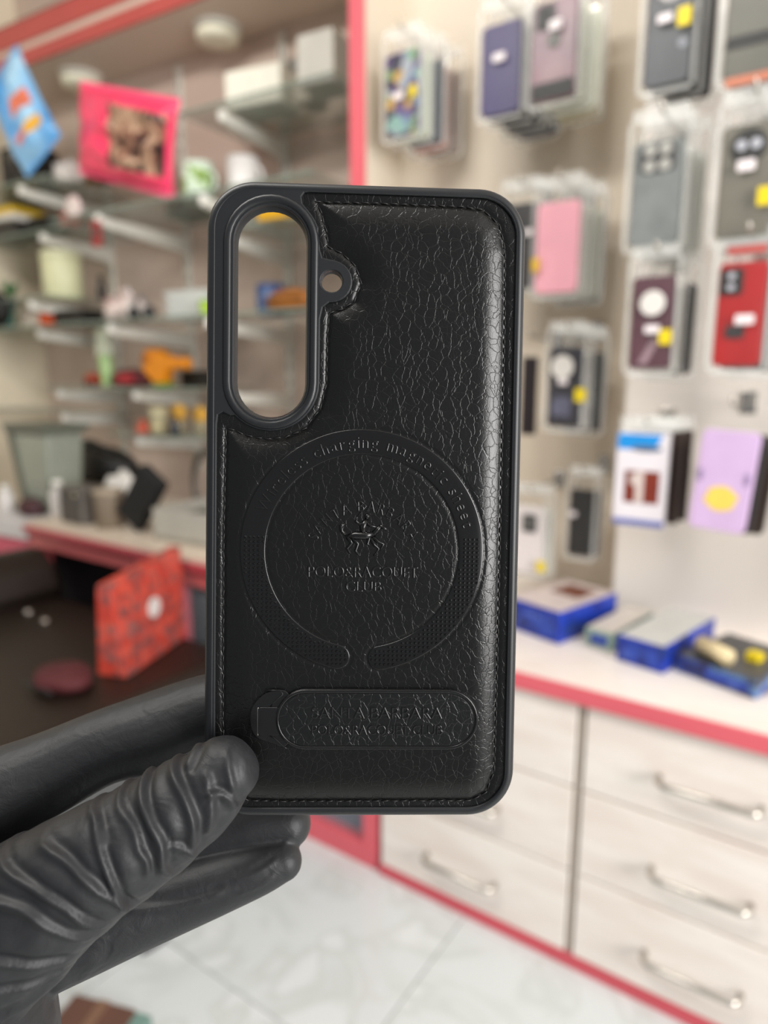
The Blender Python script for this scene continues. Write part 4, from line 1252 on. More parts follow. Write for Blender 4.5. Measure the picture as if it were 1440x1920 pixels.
def smooth_loop(pts, it=2):
    """Chaikin corner rounding of a closed loop"""
    for _ in range(it):
        q = []
        n = len(pts)
        for i in range(n):
            a, b = pts[i], pts[(i + 1) % n]
            q.append((0.75 * a[0] + 0.25 * b[0], 0.75 * a[1] + 0.25 * b[1]))
            q.append((0.25 * a[0] + 0.75 * b[0], 0.25 * a[1] + 0.75 * b[1]))
        pts = q
    return pts


CX, CY = -24.45, 48.95          # camera opening centre
FX, FY = -9.06, 57.31           # flash opening centre
OUT = rrect(80.6, 163.1, 11.6, 12)
# leather outline, clockwise from the top left, round the camera island
LEA = [(-15.2, 79.5), (28.5, 79.4)]
LEA += [(28.6 + 9.6 * cos(a), 69.8 + 9.6 * sin(a)) for a in np.radians(np.linspace(80, 0, 9))]
LEA += [(38.2, -70.3)] + [(28.6 + 9.6 * cos(a), -70.2 + 9.6 * sin(a)) for a in np.radians(np.linspace(-10, -90, 9))]
LEA += [(-28.3, -79.8)] + [(-28.3 + 9.6 * cos(a), -70.2 + 9.6 * sin(a)) for a in np.radians(np.linspace(-100, -180, 9))]
LEA += [(-37.9, 20.5), (-37.6, 22.8), (-36.4, 23.5), (-34.6, 22.6)]
LEA += [(CX + 12.6 * cos(a), 31.5 + 12.6 * sin(a)) for a in np.radians(np.linspace(224, 360, 16))]
LEA += [(-11.85, 47.6), (-11.2, 50.6), (-9.6, 51.9)]
LEA += [(FX + 5.35 * cos(a), FY + 5.35 * sin(a)) for a in np.radians(np.linspace(-80, 80, 12))]
LEA += [(-9.6, 62.8), (-11.4, 63.2), (-12.0, 65.0), (-12.6, 69.2)]
LEA += [(CX + 12.7 * cos(a), 66.3 + 12.7 * sin(a)) for a in np.radians([20, 28, 36, 44])]
LEA += [(-16.6, 76.6), (-16.9, 78.3), (-16.2, 79.3)]
LEA = [(float(x), float(y)) for x, y in LEA]
OPEN = stadium(CX, CY, 9.3, 27.0)
FLASH = [(FX + 2.75 * cos(2 * pi * i / 28), FY + 2.75 * sin(2 * pi * i / 28)) for i in range(28)]

# bumper: face plate with the openings, and the side wall behind it
pl = curve_mesh([rrect(78.4, 160.9, 10.5, 12), LEA, OPEN, FLASH], 0.75, 0.35, 2, -0.35)
bump = place_mesh(pl, 'bumper', M_TPU, case, -0.35)
def loft(loops, name, m, parent):
    """skin a list of equal-length closed loops of (x, y, z)"""
    n = len(loops[0])
    vs_ = [p for lp in loops for p in lp]
    fs_ = [(i * n + k, i * n + (k + 1) % n, (i + 1) * n + (k + 1) % n, (i + 1) * n + k) for i in range(len(loops) - 1) for k in range(n)]
    return MB().add([(x * mm, y * mm, z * mm) for x, y, z in vs_], fs_).build(name, m, parent, smooth=True)


def stz(cx, cy, hw, hh, z):
    return [(x, y, z) for x, y in stadium(cx, cy, hw, hh)]


loft([[(x, y, z) for x, y in rrect(81.9 - 2 * q, 164.4 - 2 * q, 12.3 - q, 14)] for q, z in ((2.75, -0.6), (2.7, 0.3), (2.5, 0.68), (2.05, 0.84), (1.45, 0.76), (0.8, 0.42), (0.3, -0.2), (0.06, -1.0), (0.0, -2.2), (0.0, -9.0), (0.5, -10.2), (1.6, -10.6), (2.0, -10.0), (2.0, -1.5))], 'side_wall', M_TPU, bump)
loft([stz(CX, CY, 12.15, 29.8, -0.2), stz(CX, CY, 12.05, 29.7, 0.7), stz(CX, CY, 11.75, 29.4, 1.15), stz(CX, CY, 11.2, 28.85, 1.3), stz(CX, CY, 10.4, 28.05, 1.25), stz(CX, CY, 10.15, 27.8, 1.05),
      stz(CX, CY, 9.0, 26.55, -1.4), stz(CX, CY, 8.75, 26.3, -1.9), stz(CX, CY, 8.8, 26.4, -2.4), stz(CX, CY, 11.2, 28.8, -2.4)], 'camera_surround', M_TPU, case)
loft([[(FX + r * cos(2 * pi * i / 32), FY + r * sin(2 * pi * i / 32), z) for i in range(32)] for r, z in ((5.0, 0.0), (4.9, 0.45), (4.6, 0.6), (3.9, 0.55), (3.4, 0.25), (2.7, -1.0), (2.55, -1.8))], 'flash_surround', M_TPU, case)

for z0, z1, nm in ((8.0, 20.0, 'volume_button'), (28.0, 36.0, 'power_button')):
    MB().box(40.7 * mm, 41.5 * mm, z0 * mm, z1 * mm, -6.4 * mm, -3.6 * mm).build(nm, M_TPU, bump, bevel=0.0004)

# ---- stitching line and padded height
STI = [(-35.7, 19.6), (-36.1, -7.6), (-36.0, -56.4), (-35.6, -68.0), (-33.8, -74.6), (-29.5, -77.9), (-20.0, -78.2), (29.5, -78.1), (33.6, -75.9), (35.7, -70.0), (35.9, -49.0), (35.9, 48.8), (35.6, 66.5), (34.0, 73.0), (29.5, 76.8), (24, 77.4), (1.3, 77.6), (-13.2, 77.5),
       (-12.0, 75.0), (-10.6, 70.2), (-10.0, 66.2), (-6.6, 64.7), (-3.0, 61.6), (-1.5, 57.3), (-3.2, 52.6), (-6.4, 50.6), (-9.6, 49.4), (-10.0, 44.0), (-10.1, 31.5), (-11.6, 25.0), (-15.6, 19.7), (-20.5, 17.4), (-26.0, 16.9), (-30.6, 17.8), (-33.6, 19.0)]
SEG = np.array([(*STI[i], *STI[(i + 1) % len(STI)]) for i in range(len(STI))])


def stitch_dist(x, y):
    """signed distance (mm) to the stitching line, positive inside"""
    d = np.full(x.shape, 1e9)
    ins = np.zeros(x.shape, bool)
    for x0, y0, x1, y1 in SEG:
        dx, dy = x1 - x0, y1 - y0
        t = np.clip(((x - x0) * dx + (y - y0) * dy) / (dx * dx + dy * dy), 0, 1)
        d = np.minimum(d, (x - x0 - t * dx) ** 2 + (y - y0 - t * dy) ** 2)
        if y0 != y1:
            c = ((y0 > y) != (y1 > y)) & (x < dx * (y - y0) / dy + x0)
            ins ^= c
    d = np.sqrt(d)
    return np.where(ins, d, -d)


def pad(x, y):
    d = stitch_dist(x, y)
    t = np.clip((d - 0.3) / 7.0, 0, 1)
    up_ = 1.75 * (1 - (1 - t) ** 2.2)
    t2 = np.clip((-d - 0.3) / 1.6, 0, 1)
    out = 0.18 * (1 - (1 - t2) ** 2)
    groove = -0.25 * np.exp(-(d / 0.45) ** 2)
    return -0.15 + up_ + out + groove


def inside(loop, x, y):
    ins = np.zeros(x.shape, bool)
    n = len(loop)
    for i in range(n):
        x0, y0 = loop[i]
        x1, y1 = loop[(i + 1) % n]
        if y0 != y1:
            ins ^= ((y0 > y) != (y1 > y)) & (x < (x1 - x0) * (y - y0) / (y1 - y0) + x0)
    return ins


RX, RY, R0, R1 = -0.15, -11.7, 24.9, 31.6


def ring_sd(x, y):
    """signed distance to the ring band outline (negative inside), with rounded arm ends"""
    dx, dy = x - RX, y - RY
    r = np.hypot(dx, dy)
    d = np.abs(r - (R0 + R1) / 2) - (R1 - R0) / 2
    a = np.degrees(np.arctan2(dx, -dy))      # 0 straight down, + to the right
    RC = (R0 + R1) / 2
    al, ar = -12.6, 10.0
    gap = (a > al) & (a < ar)
    dl = np.hypot(dx - RC * sin(radians(al)), dy + RC * cos(radians(al))) - (R1 - R0) / 2
    dr = np.hypot(dx - RC * sin(radians(ar)), dy + RC * cos(radians(ar))) - (R1 - R0) / 2
    return np.where(gap, np.minimum(dl, dr), d)


def height(x, y):
    s = ring_sd(x, y)
    h = pad(x, y)
    h = h - 0.22 * np.exp(-((s - 0.15) / 0.32) ** 2)          # pressed outline round the ring
    return h


# leather panel: padded hide as a fine grid clipped to its outline
st = 0.42
gx = np.arange(-39.2, 39.4, st)
gy = np.arange(-80.9, 80.6, st)
GX, GY = np.meshgrid(gx, gy)
GZ = height(GX, GY)
cxm, cym = (GX[:-1, :-1] + GX[1:, 1:]) / 2, (GY[:-1, :-1] + GY[1:, 1:]) / 2
grow = [(x * 1.0, y * 1.0) for x, y in LEA]
keep = inside(LEA, cxm, cym)
for ox in (-0.9, 0, 0.9):
    for oy in (-0.9, 0, 0.9):
        keep |= inside(LEA, cxm + ox, cym + oy)
keep &= ~inside(stadium(CX, CY, 11.0, 28.6), cxm, cym)
keep &= np.hypot(cxm - FX, cym - FY) > 4.2
ny, nx = GX.shape
idx = np.arange(nx * ny).reshape(ny, nx)
qd = np.stack([idx[:-1, :-1], idx[:-1, 1:], idx[1:, 1:], idx[1:, :-1]], -1)[keep]
used = np.unique(qd)
remap = np.full(nx * ny, -1)
remap[used] = np.arange(len(used))
me = bpy.data.meshes.new('leather_panel')
VV = np.stack([GX.ravel(), GY.ravel(), GZ.ravel()], -1)[used] * mm
qd = remap[qd]
me.vertices.add(len(VV))
me.vertices.foreach_set('co', VV.ravel())
me.loops.add(qd.size)
me.loops.foreach_set('vertex_index', qd.ravel())
me.polygons.add(len(qd))
me.polygons.foreach_set('loop_start', np.arange(0, qd.size, 4))
me.polygons.foreach_set('loop_total', np.full(len(qd), 4))
me.update(calc_edges=True)
panel = finish('leather_panel', me, M_LEATHER, case, smooth=True, fix=False)

# ---- stitches, each its own piece of thread
tot = []
for i in range(len(STI)):
    a, b = STI[i], STI[(i + 1) % len(STI)]
    tot.append(hypot(b[0] - a[0], b[1] - a[1]))
per = sum(tot)
sm = bpy.data.meshes.new('stitch')
sb = MB().tube([(-1.0 * mm, 0, -0.12 * mm), (-0.8 * mm, 0, 0.08 * mm), (-0.3 * mm, 0, 0.2 * mm), (0.3 * mm, 0, 0.2 * mm), (0.8 * mm, 0, 0.08 * mm), (1.0 * mm, 0, -0.12 * mm)], [0.12 * mm, 0.17 * mm, 0.2 * mm, 0.2 * mm, 0.17 * mm, 0.12 * mm], 6)
sm.from_pydata(sb.v, [], sb.f)
sm.materials.append(M_THREAD)
sm.polygons.foreach_set('use_smooth', [True] * len(sm.polygons))
ns = int(per / 2.45)
for k in range(ns):
    s = (k + 0.5) * per / ns
    i = 0
    while s > tot[i]:
        s -= tot[i]
        i += 1
    a, b = STI[i], STI[(i + 1) % len(STI)]
    f = s / tot[i]
    x, y = a[0] + (b[0] - a[0]) * f, a[1] + (b[1] - a[1]) * f
    o = bpy.data.objects.new('stitch', sm)
    C.objects.link(o)
    o.parent = panel
    z = float(pad(np.array([x]), np.array([y]))[0])
    o.location = (x * mm, y * mm, (z + 0.0) * mm)
    o.rotation_euler = (0, 0, atan2(b[1] - a[1], b[0] - a[0]) + 0.10 * sin(k * 2.1))

# ---- embossed magnet ring
RC = (R0 + R1) / 2
al, ar = -12.6, 10.0
nseg = 150
prof = [(-1.0, -0.25), (-0.985, -0.02), (-0.94, 0.08), (-0.86, 0.12), (-0.5, 0.12), (0, 0.12), (0.5, 0.12), (0.86, 0.12), (0.94, 0.08), (0.985, -0.02), (1.0, -0.25)]
hwid = (R1 - R0) / 2 - 0.12
vs_, fs_ = [], []
angs = np.radians(np.linspace(ar, 360 + al, nseg + 1))
for a in angs:
    for q, z in prof:
        r = RC + q * hwid
        x, y = RX + r * sin(a), RY - r * cos(a)
        vs_.append((x, y, z))
npf = len(prof)
fs_ += [(i * npf + k, i * npf + k + 1, (i + 1) * npf + k + 1, (i + 1) * npf + k) for i in range(nseg) for k in range(npf - 1)]
for ang, sg in ((radians(ar), -1), (radians(360 + al), 1)):
    c_ = (RX + RC * sin(ang), RY - RC * cos(ang))
    ex, ey = sin(ang), -cos(ang)                 # outward radial
    tx, ty = cos(ang) * sg, sin(ang) * sg        # out of the arm end
    k0 = len(vs_)
    mcap = 14
    for i in range(mcap + 1):
        b = pi * i / mcap
        for q, z in [(p, zz) for p, zz in prof if p >= 0]:
            rr = q * hwid
            vs_.append((c_[0] + rr * (cos(b) * ex + sin(b) * tx), c_[1] + rr * (cos(b) * ey + sin(b) * ty), z))
    nq = len([1 for p, _ in prof if p >= 0])
    fs_ += [(k0 + i * nq + k, k0 + i * nq + k + 1, k0 + (i + 1) * nq + k + 1, k0 + (i + 1) * nq + k) for i in range(mcap) for k in range(nq - 1)]
va = np.array(vs_)
va[:, 2] += pad(va[:, 0], va[:, 1]) + 0.02
ring = MB().add(va * mm, fs_).build('magnet_ring', M_EMB, case, smooth=True)

# raised dots on the two arms
db = MB()
pitch = 1.13
nd = 0
for i in range(-30, 31):
    for j in range(-36, 8):
        x, y = RX + i * pitch + 0.4, RY + j * pitch
        if y > RY + 4.2:
            continue
        if float(ring_sd(np.array([x]), np.array([y]))[0]) > -0.75:
            continue
        h = float(pad(np.array([x]), np.array([y]))[0]) + 0.13
        r = 0.30
        vs_ = [((x + r * cx_) * mm, (y + r * cy_) * mm, h * mm) for cx_, cy_ in ((-1, -1), (1, -1), (1, 1), (-1, 1))]
        vs_ += [((x + 0.5 * r * cx_) * mm, (y + 0.5 * r * cy_) * mm, (h + 0.26) * mm) for cx_, cy_ in ((-1, -1), (1, -1), (1, 1), (-1, 1))]
        db.add(vs_, [(4, 5, 6, 7), (0, 1, 5, 4), (1, 2, 6, 5), (2, 3, 7, 6), (3, 0, 4, 7)])
        nd += 1
dots = db.build('grip_dots', M_EMB, ring)
dots['kind'] = 'stuff'


# ---- lettering (pressed characters with bevelled sides)
def glyph(txt, size, bevel=0.05, ext=0.06, space=1.0):
    cu = bpy.data.curves.new('glyph', 'FONT')
    cu.body = txt
    cu.size = size
    cu.extrude = ext
    cu.bevel_depth = bevel
    cu.bevel_resolution = 1
    cu.space_character = space
    cu.offset = -0.09 if bevel else 0.0
    ob = bpy.data.objects.new('glyph', cu)
    C.objects.link(ob)
    dg = bpy.context.evaluated_depsgraph_get()
    me_ = bpy.data.meshes.new_from_object(ob.evaluated_get(dg))
    bpy.data.objects.remove(ob)
    v_ = np.empty(len(me_.vertices) * 3)
    me_.vertices.foreach_get('co', v_)
    f_ = [tuple(p.vertices) for p in me_.polygons]
    bpy.data.meshes.remove(me_)
    return v_.reshape(-1, 3), f_


def line_text(txt, x0, x1, yb, cap, parent, lift, name='lettering', m=None, flat=None):
    v_, f_ = glyph(txt, 4.0, 0.13, 0.05)
    w0, w1 = v_[:, 0].min(), v_[:, 0].max()
    h0 = glyph('E', 4.0, 0.0, 0.05)[0][:, 1].max()
    v_ = v_.copy()
    v_[:, 0] = x0 + (v_[:, 0] - w0) * (x1 - x0) / (w1 - w0)
    v_[:, 1] = yb + v_[:, 1] * cap / h0
    v_[:, 2] += lift + (pad(v_[:, 0], v_[:, 1]) if flat is None else flat)
    return MB().add(v_ * mm, f_).build(name, m or M_EMB, parent)


def arc_text(txt, cx, cy, rb, cap, a_start, a_end, parent, lift, name='lettering', widen=1.0, ysq=1.0):
    """characters set clockwise on an arc; angles in degrees from +x"""
    h0 = glyph('E', 4.0, 0.0, 0.05)[0][:, 1].max()
    gl_, wid = [], []
    for ch in txt:
        if ch == ' ':
            gl_.append(None)
            wid.append(1.5)
        else:
            v_, f_ = glyph(ch, 4.0, 0.13, 0.05)
            gl_.append((v_, f_))
            wid.append(v_[:, 0].max() - v_[:, 0].min() + 0.55)
    total = sum(wid)
    mb = MB()
    s = 0
    for g, w in zip(gl_, wid):
        mid = (s + w / 2) / total
        s += w
        if g is None:
            continue
        a = radians(a_start + (a_end - a_start) * mid)
        v_ = g[0].copy()
        arc = abs(radians(a_end - a_start)) * rb / total
        lx = (v_[:, 0] - (v_[:, 0].min() + v_[:, 0].max()) / 2) * arc * widen
        ly = v_[:, 1] * cap / h0
        px = cx + (rb + ly) * cos(a) + lx * sin(a)
        py = cy + ysq * ((rb + ly) * sin(a) - lx * cos(a))
        v_[:, 2] += lift + pad(px, py)
        v_[:, 0], v_[:, 1] = px, py
        mb.add(v_ * mm, g[1])
    return mb.build(name, M_EMB, parent)


arc_text('Wireless charging magnetic sheet', RX, RY, 26.6, 3.0, 160, 13, ring, 0.14)
arc_text('SANTA BARBARA', 0.05, -14.6, 13.2, 2.75, 157, 24, panel, 0.06)
line_text('POLO&RACQUET', -14.2, 14.2, -18.4, 2.75, panel, 0.06)
line_text('CLUB', -4.5, 4.8, -22.1, 2.6, panel, 0.06)


# ---- polo rider emblem: rider with a raised mallet on a galloping horse
def strokes(items, parent, name):
    mb = MB()
    for path, rad in items:
        P = []
        for x, y in path:
            P.append((x, y))
        xs = np.array([p[0] for p in P])
        ys = np.array([p[1] for p in P])
        hz = pad(xs, ys) + 0.05
        mb.tube([(x * mm, y * mm, z * mm) for x, y, z in zip(xs, ys, hz)], [1.15 * r * mm for r in rad], 8)
    return mb.build(name, M_EMB, parent, smooth=True)


ex, ey = 0.4, -7.4


def E_(*pts):
    return [(ex + a, ey + b) for a, b in pts]


emb = strokes([
    (E_((-4.6, -0.6), (-2.6, -0.2), (0.0, -0.3), (2.2, 0.2)), [0.5, 0.85, 0.9, 0.6]),                # horse trunk
    (E_((2.0, 0.0), (3.2, 1.4), (4.0, 2.2)), [0.65, 0.5, 0.4]),                                       # neck
    (E_((3.8, 2.3), (5.0, 1.7), (5.7, 1.3)), [0.45, 0.38, 0.25]),                                     # head
    (E_((-4.4, -0.6), (-3.4, -2.2), (-4.6, -3.6), (-3.6, -5.0)), [0.55, 0.4, 0.3, 0.22]),             # hind leg
    (E_((-3.4, -0.8), (-1.8, -2.4), (-2.4, -4.2), (-1.2, -5.6)), [0.5, 0.38, 0.28, 0.2]),             # hind leg
    (E_((1.9, -0.4), (3.4, -1.8), (4.8, -2.4), (3.9, -4.0)), [0.5, 0.36, 0.28, 0.2]),                 # fore leg
    (E_((1.4, -0.6), (2.4, -2.6), (3.6, -3.6), (2.4, -5.4)), [0.45, 0.34, 0.26, 0.2]),                # fore leg
    (E_((-4.8, -0.2), (-6.0, 0.8), (-6.2, 2.2), (-5.2, 2.8)), [0.3, 0.4, 0.42, 0.25]),                # tail
    (E_((-0.4, 0.2), (-0.6, 2.0), (0.2, 3.6)), [0.6, 0.75, 0.6]),                                     # rider body
    (E_((0.3, 3.9), (0.5, 4.9), (0.9, 5.2)), [0.35, 0.6, 0.35]),                                      # head and cap
    (E_((0.2, 3.3), (-1.2, 2.6), (-2.4, 3.4), (-2.0, 4.6)), [0.4, 0.36, 0.3, 0.22]),                  # raised arm
    (E_((-2.2, 4.2), (-1.0, 6.0), (0.2, 7.4), (-0.9, 8.2)), [0.18, 0.16, 0.16, 0.3]),                 # mallet
    (E_((0.2, 3.0), (1.6, 2.2), (3.2, 2.0)), [0.38, 0.3, 0.22]),                                      # rein arm
    (E_((-0.2, 0.6), (1.2, -0.4), (0.6, -2.4), (1.4, -2.7)), [0.55, 0.45, 0.3, 0.2]),                 # leg in stirrup
], panel, 'rider_emblem')

# ---- kickstand
KZ = 1.62
ks = bpy.data.objects.new('kickstand', None)
ksb = curve_mesh([stadium(4.3, -55.3, 26.3, 7.95)], 0.35, 0.35, 3, -0.35)
kick = place_mesh(ksb, 'kickstand', M_GLOSS, case, KZ + 0.45)
bpy.data.objects.remove(ks)
rimk = curve_mesh([stadium(4.3, -55.3, 26.2, 7.85), stadium(4.3, -55.3, 25.45, 7.0)], 0.05, 0.3, 3, -0.3)
place_mesh(rimk, 'bezel', M_GLOSS, kick, KZ + 1.1, smooth=True)
ins_ = stadium(4.0, -55.3, 25.3, 6.85, 24)
lm = curve_mesh([ins_], 0.12, 0.25, 3, -0.25)
M_LEATHER2 = leather_mat('black_leather_inset', 0.0025, '#0A0B0C', 0.42, 0.3)
inset = place_mesh(lm, 'leather_inset', M_LEATHER2, kick, KZ + 0.95)
line_text('SANTA BARBARA', -12.8, 21.1, -54.9, 2.9, inset, 0.03, flat=KZ + 1.30)
line_text('POLO&RACQUET CLUB', -12.8, 21.2, -59.15, 2.45, inset, 0.03, flat=KZ + 1.30)
# hinge at the left end: a rounded seat with a wide notch and the pin block
hs = [(-19.5, -47.6), (-23.6, -47.9), (-26.6, -50.0), (-28.5, -53.0), (-28.7, -57.5), (-27.0, -60.6), (-23.0, -61.6), (-19.5, -63.0), (-17.8, -60.0), (-21.4, -57.6), (-21.6, -53.2), (-17.8, -50.4)]
hm = curve_mesh([smooth_loop(hs, 2)], 0.25, 0.2, 2, -0.2)
hinge = place_mesh(hm, 'hinge', M_GLOSS, kick, KZ + 0.32)
hb = curve_mesh([rrect(5.6, 7.4, 0.7, 4, -23.8, -55.9)], 0.2, 0.15, 2, -0.15)
place_mesh(hb, 'hinge_block', M_GLOSS, hinge, KZ + 0.72)
MB().box(-26.75 * mm, -26.4 * mm, -59.6 * mm, -52.3 * mm, (KZ + 0.5) * mm, (KZ + 0.95) * mm).build('hinge_pin', M_CHROME, hinge, bevel=0.0001)
for pts in ([(-24.9, -47.9), (-21.0, -47.8), (-20.2, -48.8), (-22.6, -51.0), (-23.4, -52.2)], [(-23.6, -59.6), (-22.2, -60.4), (-19.6, -62.8), (-19.0, -63.0)]):
    MB().tube([(x * mm, y * mm, (KZ + 0.78) * mm) for x, y in pts], 0.16 * mm, 6).build('hinge_rim', M_GLOSS, hinge, smooth=True)

# ================================================================== THE GLOVED HAND (same local frame)


def catmull(pts, k=8):
    P = np.array(pts, float)
    out = []
    n = len(P)
    for i in range(n - 1):
        p0, p1, p2, p3 = P[max(i - 1, 0)], P[i], P[i + 1], P[min(i + 2, n - 1)]
        for j in range(k):
            t = j / k
            out.append(0.5 * (2 * p1 + (p2 - p0) * t + (2 * p0 - 5 * p1 + 4 * p2 - p3) * t * t + (3 * p1 - p0 - 3 * p2 + p3) * t ** 3))
    out.append(P[-1])
    return np.array(out)


HB = MB()


def limb(pts, seg=28):
    """finger: first point is the tip; a rounded end is added beyond it"""
    c = catmull(pts, 8)
    tip = c[0, :3]
    d = (c[0, :3] - c[3, :3])
    d /= np.linalg.norm(d)
    r0 = c[0, 3]
    cap = []
    for a in np.radians([88, 70, 52, 35, 18]):
        cap.append([*(tip + d * r0 * 0.95 * sin(a)), r0 * cos(a)])
    c = np.vstack([cap, c])
    HB.tube([tuple(p[:3]) for p in c], list(c[:, 3]), seg)


limb([(-33.4, -65.2, 10.8, 8.6), (-38.9, -70.2, 11.6, 10.6), (-44.2, -74.0, 12.6, 11.6), (-50.1, -77.9, 14, 12.4), (-57.0, -81.8, 16, 13.2), (-64.7, -86.3, 17, 14.2), (-73.4, -92.4, 17, 15.8), (-84.3, -101, 15, 18.5), (-99.8, -112.9, 10, 22)])
limb([(-28.0, -56.0, -20.5, 7.8), (-42.9, -61.6, -23, 11.0), (-57.9, -67.0, -21.5, 11.8), (-72.4, -70.3, -18, 10.6), (-87.6, -77, -15, 11.6), (-101.7, -82.7, -11, 13), (-114.5, -90.4, -6, 15)])
limb([(-20.6, -94.2, -20, 6.9), (-30.0, -95.0, -20.5, 7.8), (-46, -99, -21, 8.4), (-62.4, -103, -20, 9.2), (-83.7, -104, -16, 10.5), (-104.2, -103, -10, 13)])
limb([(-21.4, -101.8, -14, 5.6), (-27.5, -103.6, -13.6, 7.0), (-39, -107.3, -13.2, 8.4), (-51, -111.2, -12, 9.3), (-64.8, -115.4, -9, 9.9), (-76.7, -119.2, -6, 10.2), (-89.9, -122.5, -4, 11.5), (-102.7, -121.4, -2, 14)])
limb([(-60, -118.5, -22, 7.2), (-72, -121, -20, 8.0), (-86, -121, -16, 8.6), (-103, -117, -10, 11)])
limb([(-114.5, -90, -6, 15), (-112, -98, -3, 19), (-109, -110, 0, 23), (-106.5, -124, 4, 25.5), (-104.5, -140, 6, 27), (-105, -158, 5, 27.5), (-106.5, -180, 4, 28)])
hv = HB
hme = bpy.data.meshes.new('hand_raw')
hme.from_pydata([(x * mm, y * mm, z * mm) for x, y, z in hv.v], [], hv.f)
bmh = bmesh.new()
bmh.from_mesh(hme)
bmesh.ops.recalc_face_normals(bmh, faces=bmh.faces)
bmh.to_mesh(hme)
bmh.free()
hob = bpy.data.objects.new('hand_raw', hme)
C.objects.link(hob)
md = hob.modifiers.new('remesh', 'REMESH')
md.mode = 'VOXEL'
md.voxel_size = 0.55 * mm
ms = hob.modifiers.new('smooth', 'SMOOTH')
ms.factor = 0.5
ms.iterations = 8
dg = bpy.context.evaluated_depsgraph_get()
gme = bpy.data.meshes.new_from_object(hob.evaluated_get(dg))
bpy.data.objects.remove(hob)
n = len(gme.vertices)
co = np.empty(n * 3)
gme.vertices.foreach_get('co', co)
co = co.reshape(-1, 3) / mm
no = np.empty(n * 3)
gme.vertices.foreach_get('normal', no)
no = no.reshape(-1, 3)

FOLDS = [([(-60.5, -70.5), (-57.5, -75.8), (-55.2, -80.8), (-53.6, -86.2), (-52.4, -91.5)], 0.85, 0.75, 1),
         ([(-72.6, -76.1), (-64.9, -77.8), (-59.7, -81.6), (-56.1, -85.3), (-53.2, -89.1), (-52.0, -92.5)], 0.85, 0.8, 1),
         ([(-52.0, -62.9), (-50.9, -66.6), (-47.8, -71.4), (-44.9, -76.3), (-44.7, -82.2), (-43.0, -86.5)], 0.95, 0.9, 1),
         ([(-46.5, -61.0), (-41.2, -66.2), (-38.6, -71.5), (-38.4, -76.5), (-39.0, -81.5)], 0.95, 0.95, 1),
         ([(-36.0, -66.8), (-32.8, -67.2), (-30.6, -69.3), (-29.6, -72.4)], 0.7, 0.7, 1),
         ([(-39.4, -56.0), (-40.0, -59.0), (-41.4, -62.0)], 0.6, 0.8, 1),
         ([(-84, -80.0), (-71.6, -82.6), (-63.9, -86.9), (-59.7, -91.8), (-56.8, -95.2)], 0.75, 0.75, 1),
         ([(-84, -85.5), (-72.7, -86.8), (-66.5, -91.2), (-59.5, -97.6)], 0.85, 0.8, 1),
         ([(-84, -95.5), (-74.3, -98.7), (-64.0, -102.2)], 0.85, 0.9, 1),
         ([(-84, -104.8), (-74.3, -105.7), (-66.5, -106.8)], 0.8, 0.9, 1),
         ([(-84, -116.0), (-74.3, -112.7), (-67.0, -107.4)], 0.8, 0.9, 1),
         ([(-49.0, -77.0), (-47.6, -79.5), (-47.4, -83.2)], 0.6, 0.7, 1),
         ([(-43.6, -77.3), (-41.0, -78.2), (-38.6, -81.4)], 0.6, 0.7, 1),
         ([(-63.5, -70.0), (-58.7, -71.9), (-56.1, -75.7)], 0.5, 0.7, 1),
         ([(-32.2, -58.0), (-30.4, -65.0), (-29.8, -69.5)], 0.5, 0.8, 1),
         ([(-57.1, -67.1), (-55.1, -69.3), (-50.9, -72.5), (-48.8, -77.9)], 0.6, 0.8, 1),
         ([(-36.5, -62.0), (-34.8, -67.0), (-34.5, -72.5), (-36.0, -77.0)], 0.55, 0.9, 1),
         ([(-26.0, -97.3), (-21.7, -96.7), (-17.3, -94.1)], 0.15, 0.7, -1),
         ([(-34.0, -103.0), (-28.0, -101.5), (-22.5, -98.8)], 0.2, 0.7, -1),
         ([(-33.0, -106.5), (-27.5, -105.0), (-22.8, -102.4)], 0.2, 0.7, -1),
         ([(-62.0, -108.5), (-48.0, -108.2), (-36.0, -105.6)], 0.45, 0.9, -1)]
disp = np.zeros(n)
front = no[:, 2] > -0.35
for path, amp, wd, layer in FOLDS:
    c = catmull([(x, y, 0) for x, y in path], 6)[:, :2]
    sel = np.where(front & (co[:, 2] > 1.0) if layer > 0 else front & (co[:, 2] < 3.0))[0]
    lo, hi = c.min(0) - 5, c.max(0) + 5
    sel = sel[(co[sel, 0] > lo[0]) & (co[sel, 0] < hi[0]) & (co[sel, 1] > lo[1]) & (co[sel, 1] < hi[1])]
    if not len(sel):
        continue
    p = co[sel, :2]
    best = np.full(len(sel), 1e9)
    sd = np.zeros(len(sel))
    along = np.zeros(len(sel))
    m_ = len(c) - 1
    for i in range(m_):
        a, b = c[i], c[i + 1]
        e = b - a
        L2 = (e ** 2).sum()
        t = np.clip(((p - a) @ e) / L2, 0, 1)
        q = p - a - t[:, None] * e
        d = np.hypot(q[:, 0], q[:, 1])
        s_ = np.sign(e[0] * q[:, 1] - e[1] * q[:, 0])
        k = d < best
        best[k] = d[k]
        sd[k] = (d * s_)[k]
        along[k] = (i + t[k]) / m_
    fade = np.clip(np.minimum(along, 1 - along) * 7 + 0.12, 0, 1)
    ridge = np.exp(-(sd / wd) ** 2) - 0.75 * np.exp(-((sd - 1.9 * wd) / (1.2 * wd)) ** 2) - 0.25 * np.exp(-((sd + 2.0 * wd) / (1.5 * wd)) ** 2)
    disp[sel] += amp * fade * ridge
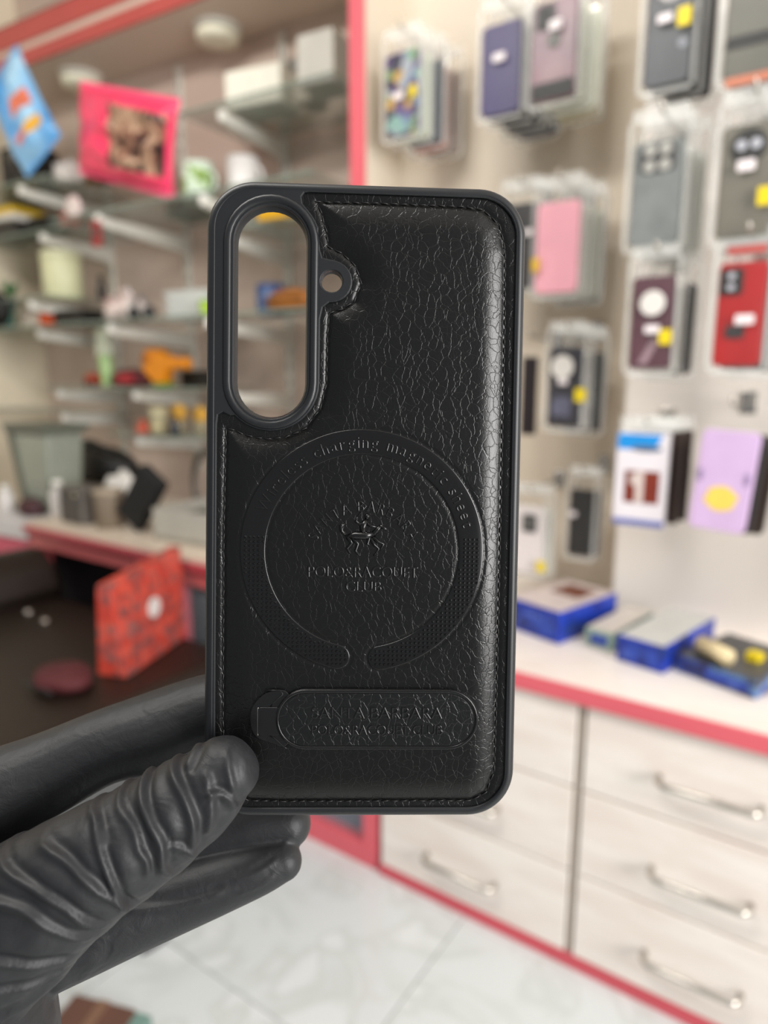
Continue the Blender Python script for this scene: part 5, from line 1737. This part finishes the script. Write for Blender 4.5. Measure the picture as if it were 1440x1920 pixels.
# slack, low undulation of the thin rubber
low = 0.22 * np.sin(co[:, 0] * 0.55 + co[:, 1] * 0.3) * np.sin(co[:, 1] * 0.42 - co[:, 0] * 0.2 + co[:, 2] * 0.3)
disp += low * (co[:, 2] > 1)
co = co + no * disp[:, None]
gme.vertices.foreach_set('co', (co * mm).ravel())
gme.polygons.foreach_set('use_smooth', [True] * len(gme.polygons))
gme.materials.clear()
gm_, nt, b = base_mat('black_nitrile')
b.inputs['Base Color'].default_value = lin('#1A1B1E')
b.inputs['Roughness'].default_value = 0.43
b.inputs['Specular IOR Level'].default_value = 0.5
nz = nt.nodes.new('ShaderNodeTexNoise')
nz.inputs['Scale'].default_value = 2600
nt.links.new(tex_obj(nt), nz.inputs['Vector'])
nz2 = nt.nodes.new('ShaderNodeTexNoise')
nz2.inputs['Scale'].default_value = 60
nt.links.new(tex_obj(nt), nz2.inputs['Vector'])
mr = nt.nodes.new('ShaderNodeMapRange')
mr.inputs['To Min'].default_value = 0.48
mr.inputs['To Max'].default_value = 0.62
nt.links.new(nz2.outputs['Fac'], mr.inputs['Value'])
nt.links.new(mr.outputs['Result'], b.inputs['Roughness'])
bp = nt.nodes.new('ShaderNodeBump')
bp.inputs['Strength'].default_value = 0.16
bp.inputs['Distance'].default_value = 0.0002
wr = nt.nodes.new('ShaderNodeTexNoise')
wr.inputs['Scale'].default_value = 170
wr.inputs['Detail'].default_value = 4
wr.inputs['Distortion'].default_value = 1.2
nt.links.new(tex_obj(nt), wr.inputs['Vector'])
bw = nt.nodes.new('ShaderNodeBump')
bw.inputs['Strength'].default_value = 0.22
bw.inputs['Distance'].default_value = 0.0012
nt.links.new(wr.outputs['Fac'], bw.inputs['Height'])
nt.links.new(bw.outputs['Normal'], bp.inputs['Normal'])
nt.links.new(nz.outputs['Fac'], bp.inputs['Height'])
nt.links.new(bp.outputs['Normal'], b.inputs['Normal'])
gme.materials.append(gm_)
hand = bpy.data.objects.new('gloved_hand', gme)
C.objects.link(hand)
hand.matrix_world = MC
tag(hand, 'hand in a wrinkled black nitrile glove pinching the phone case from the left', 'hand')
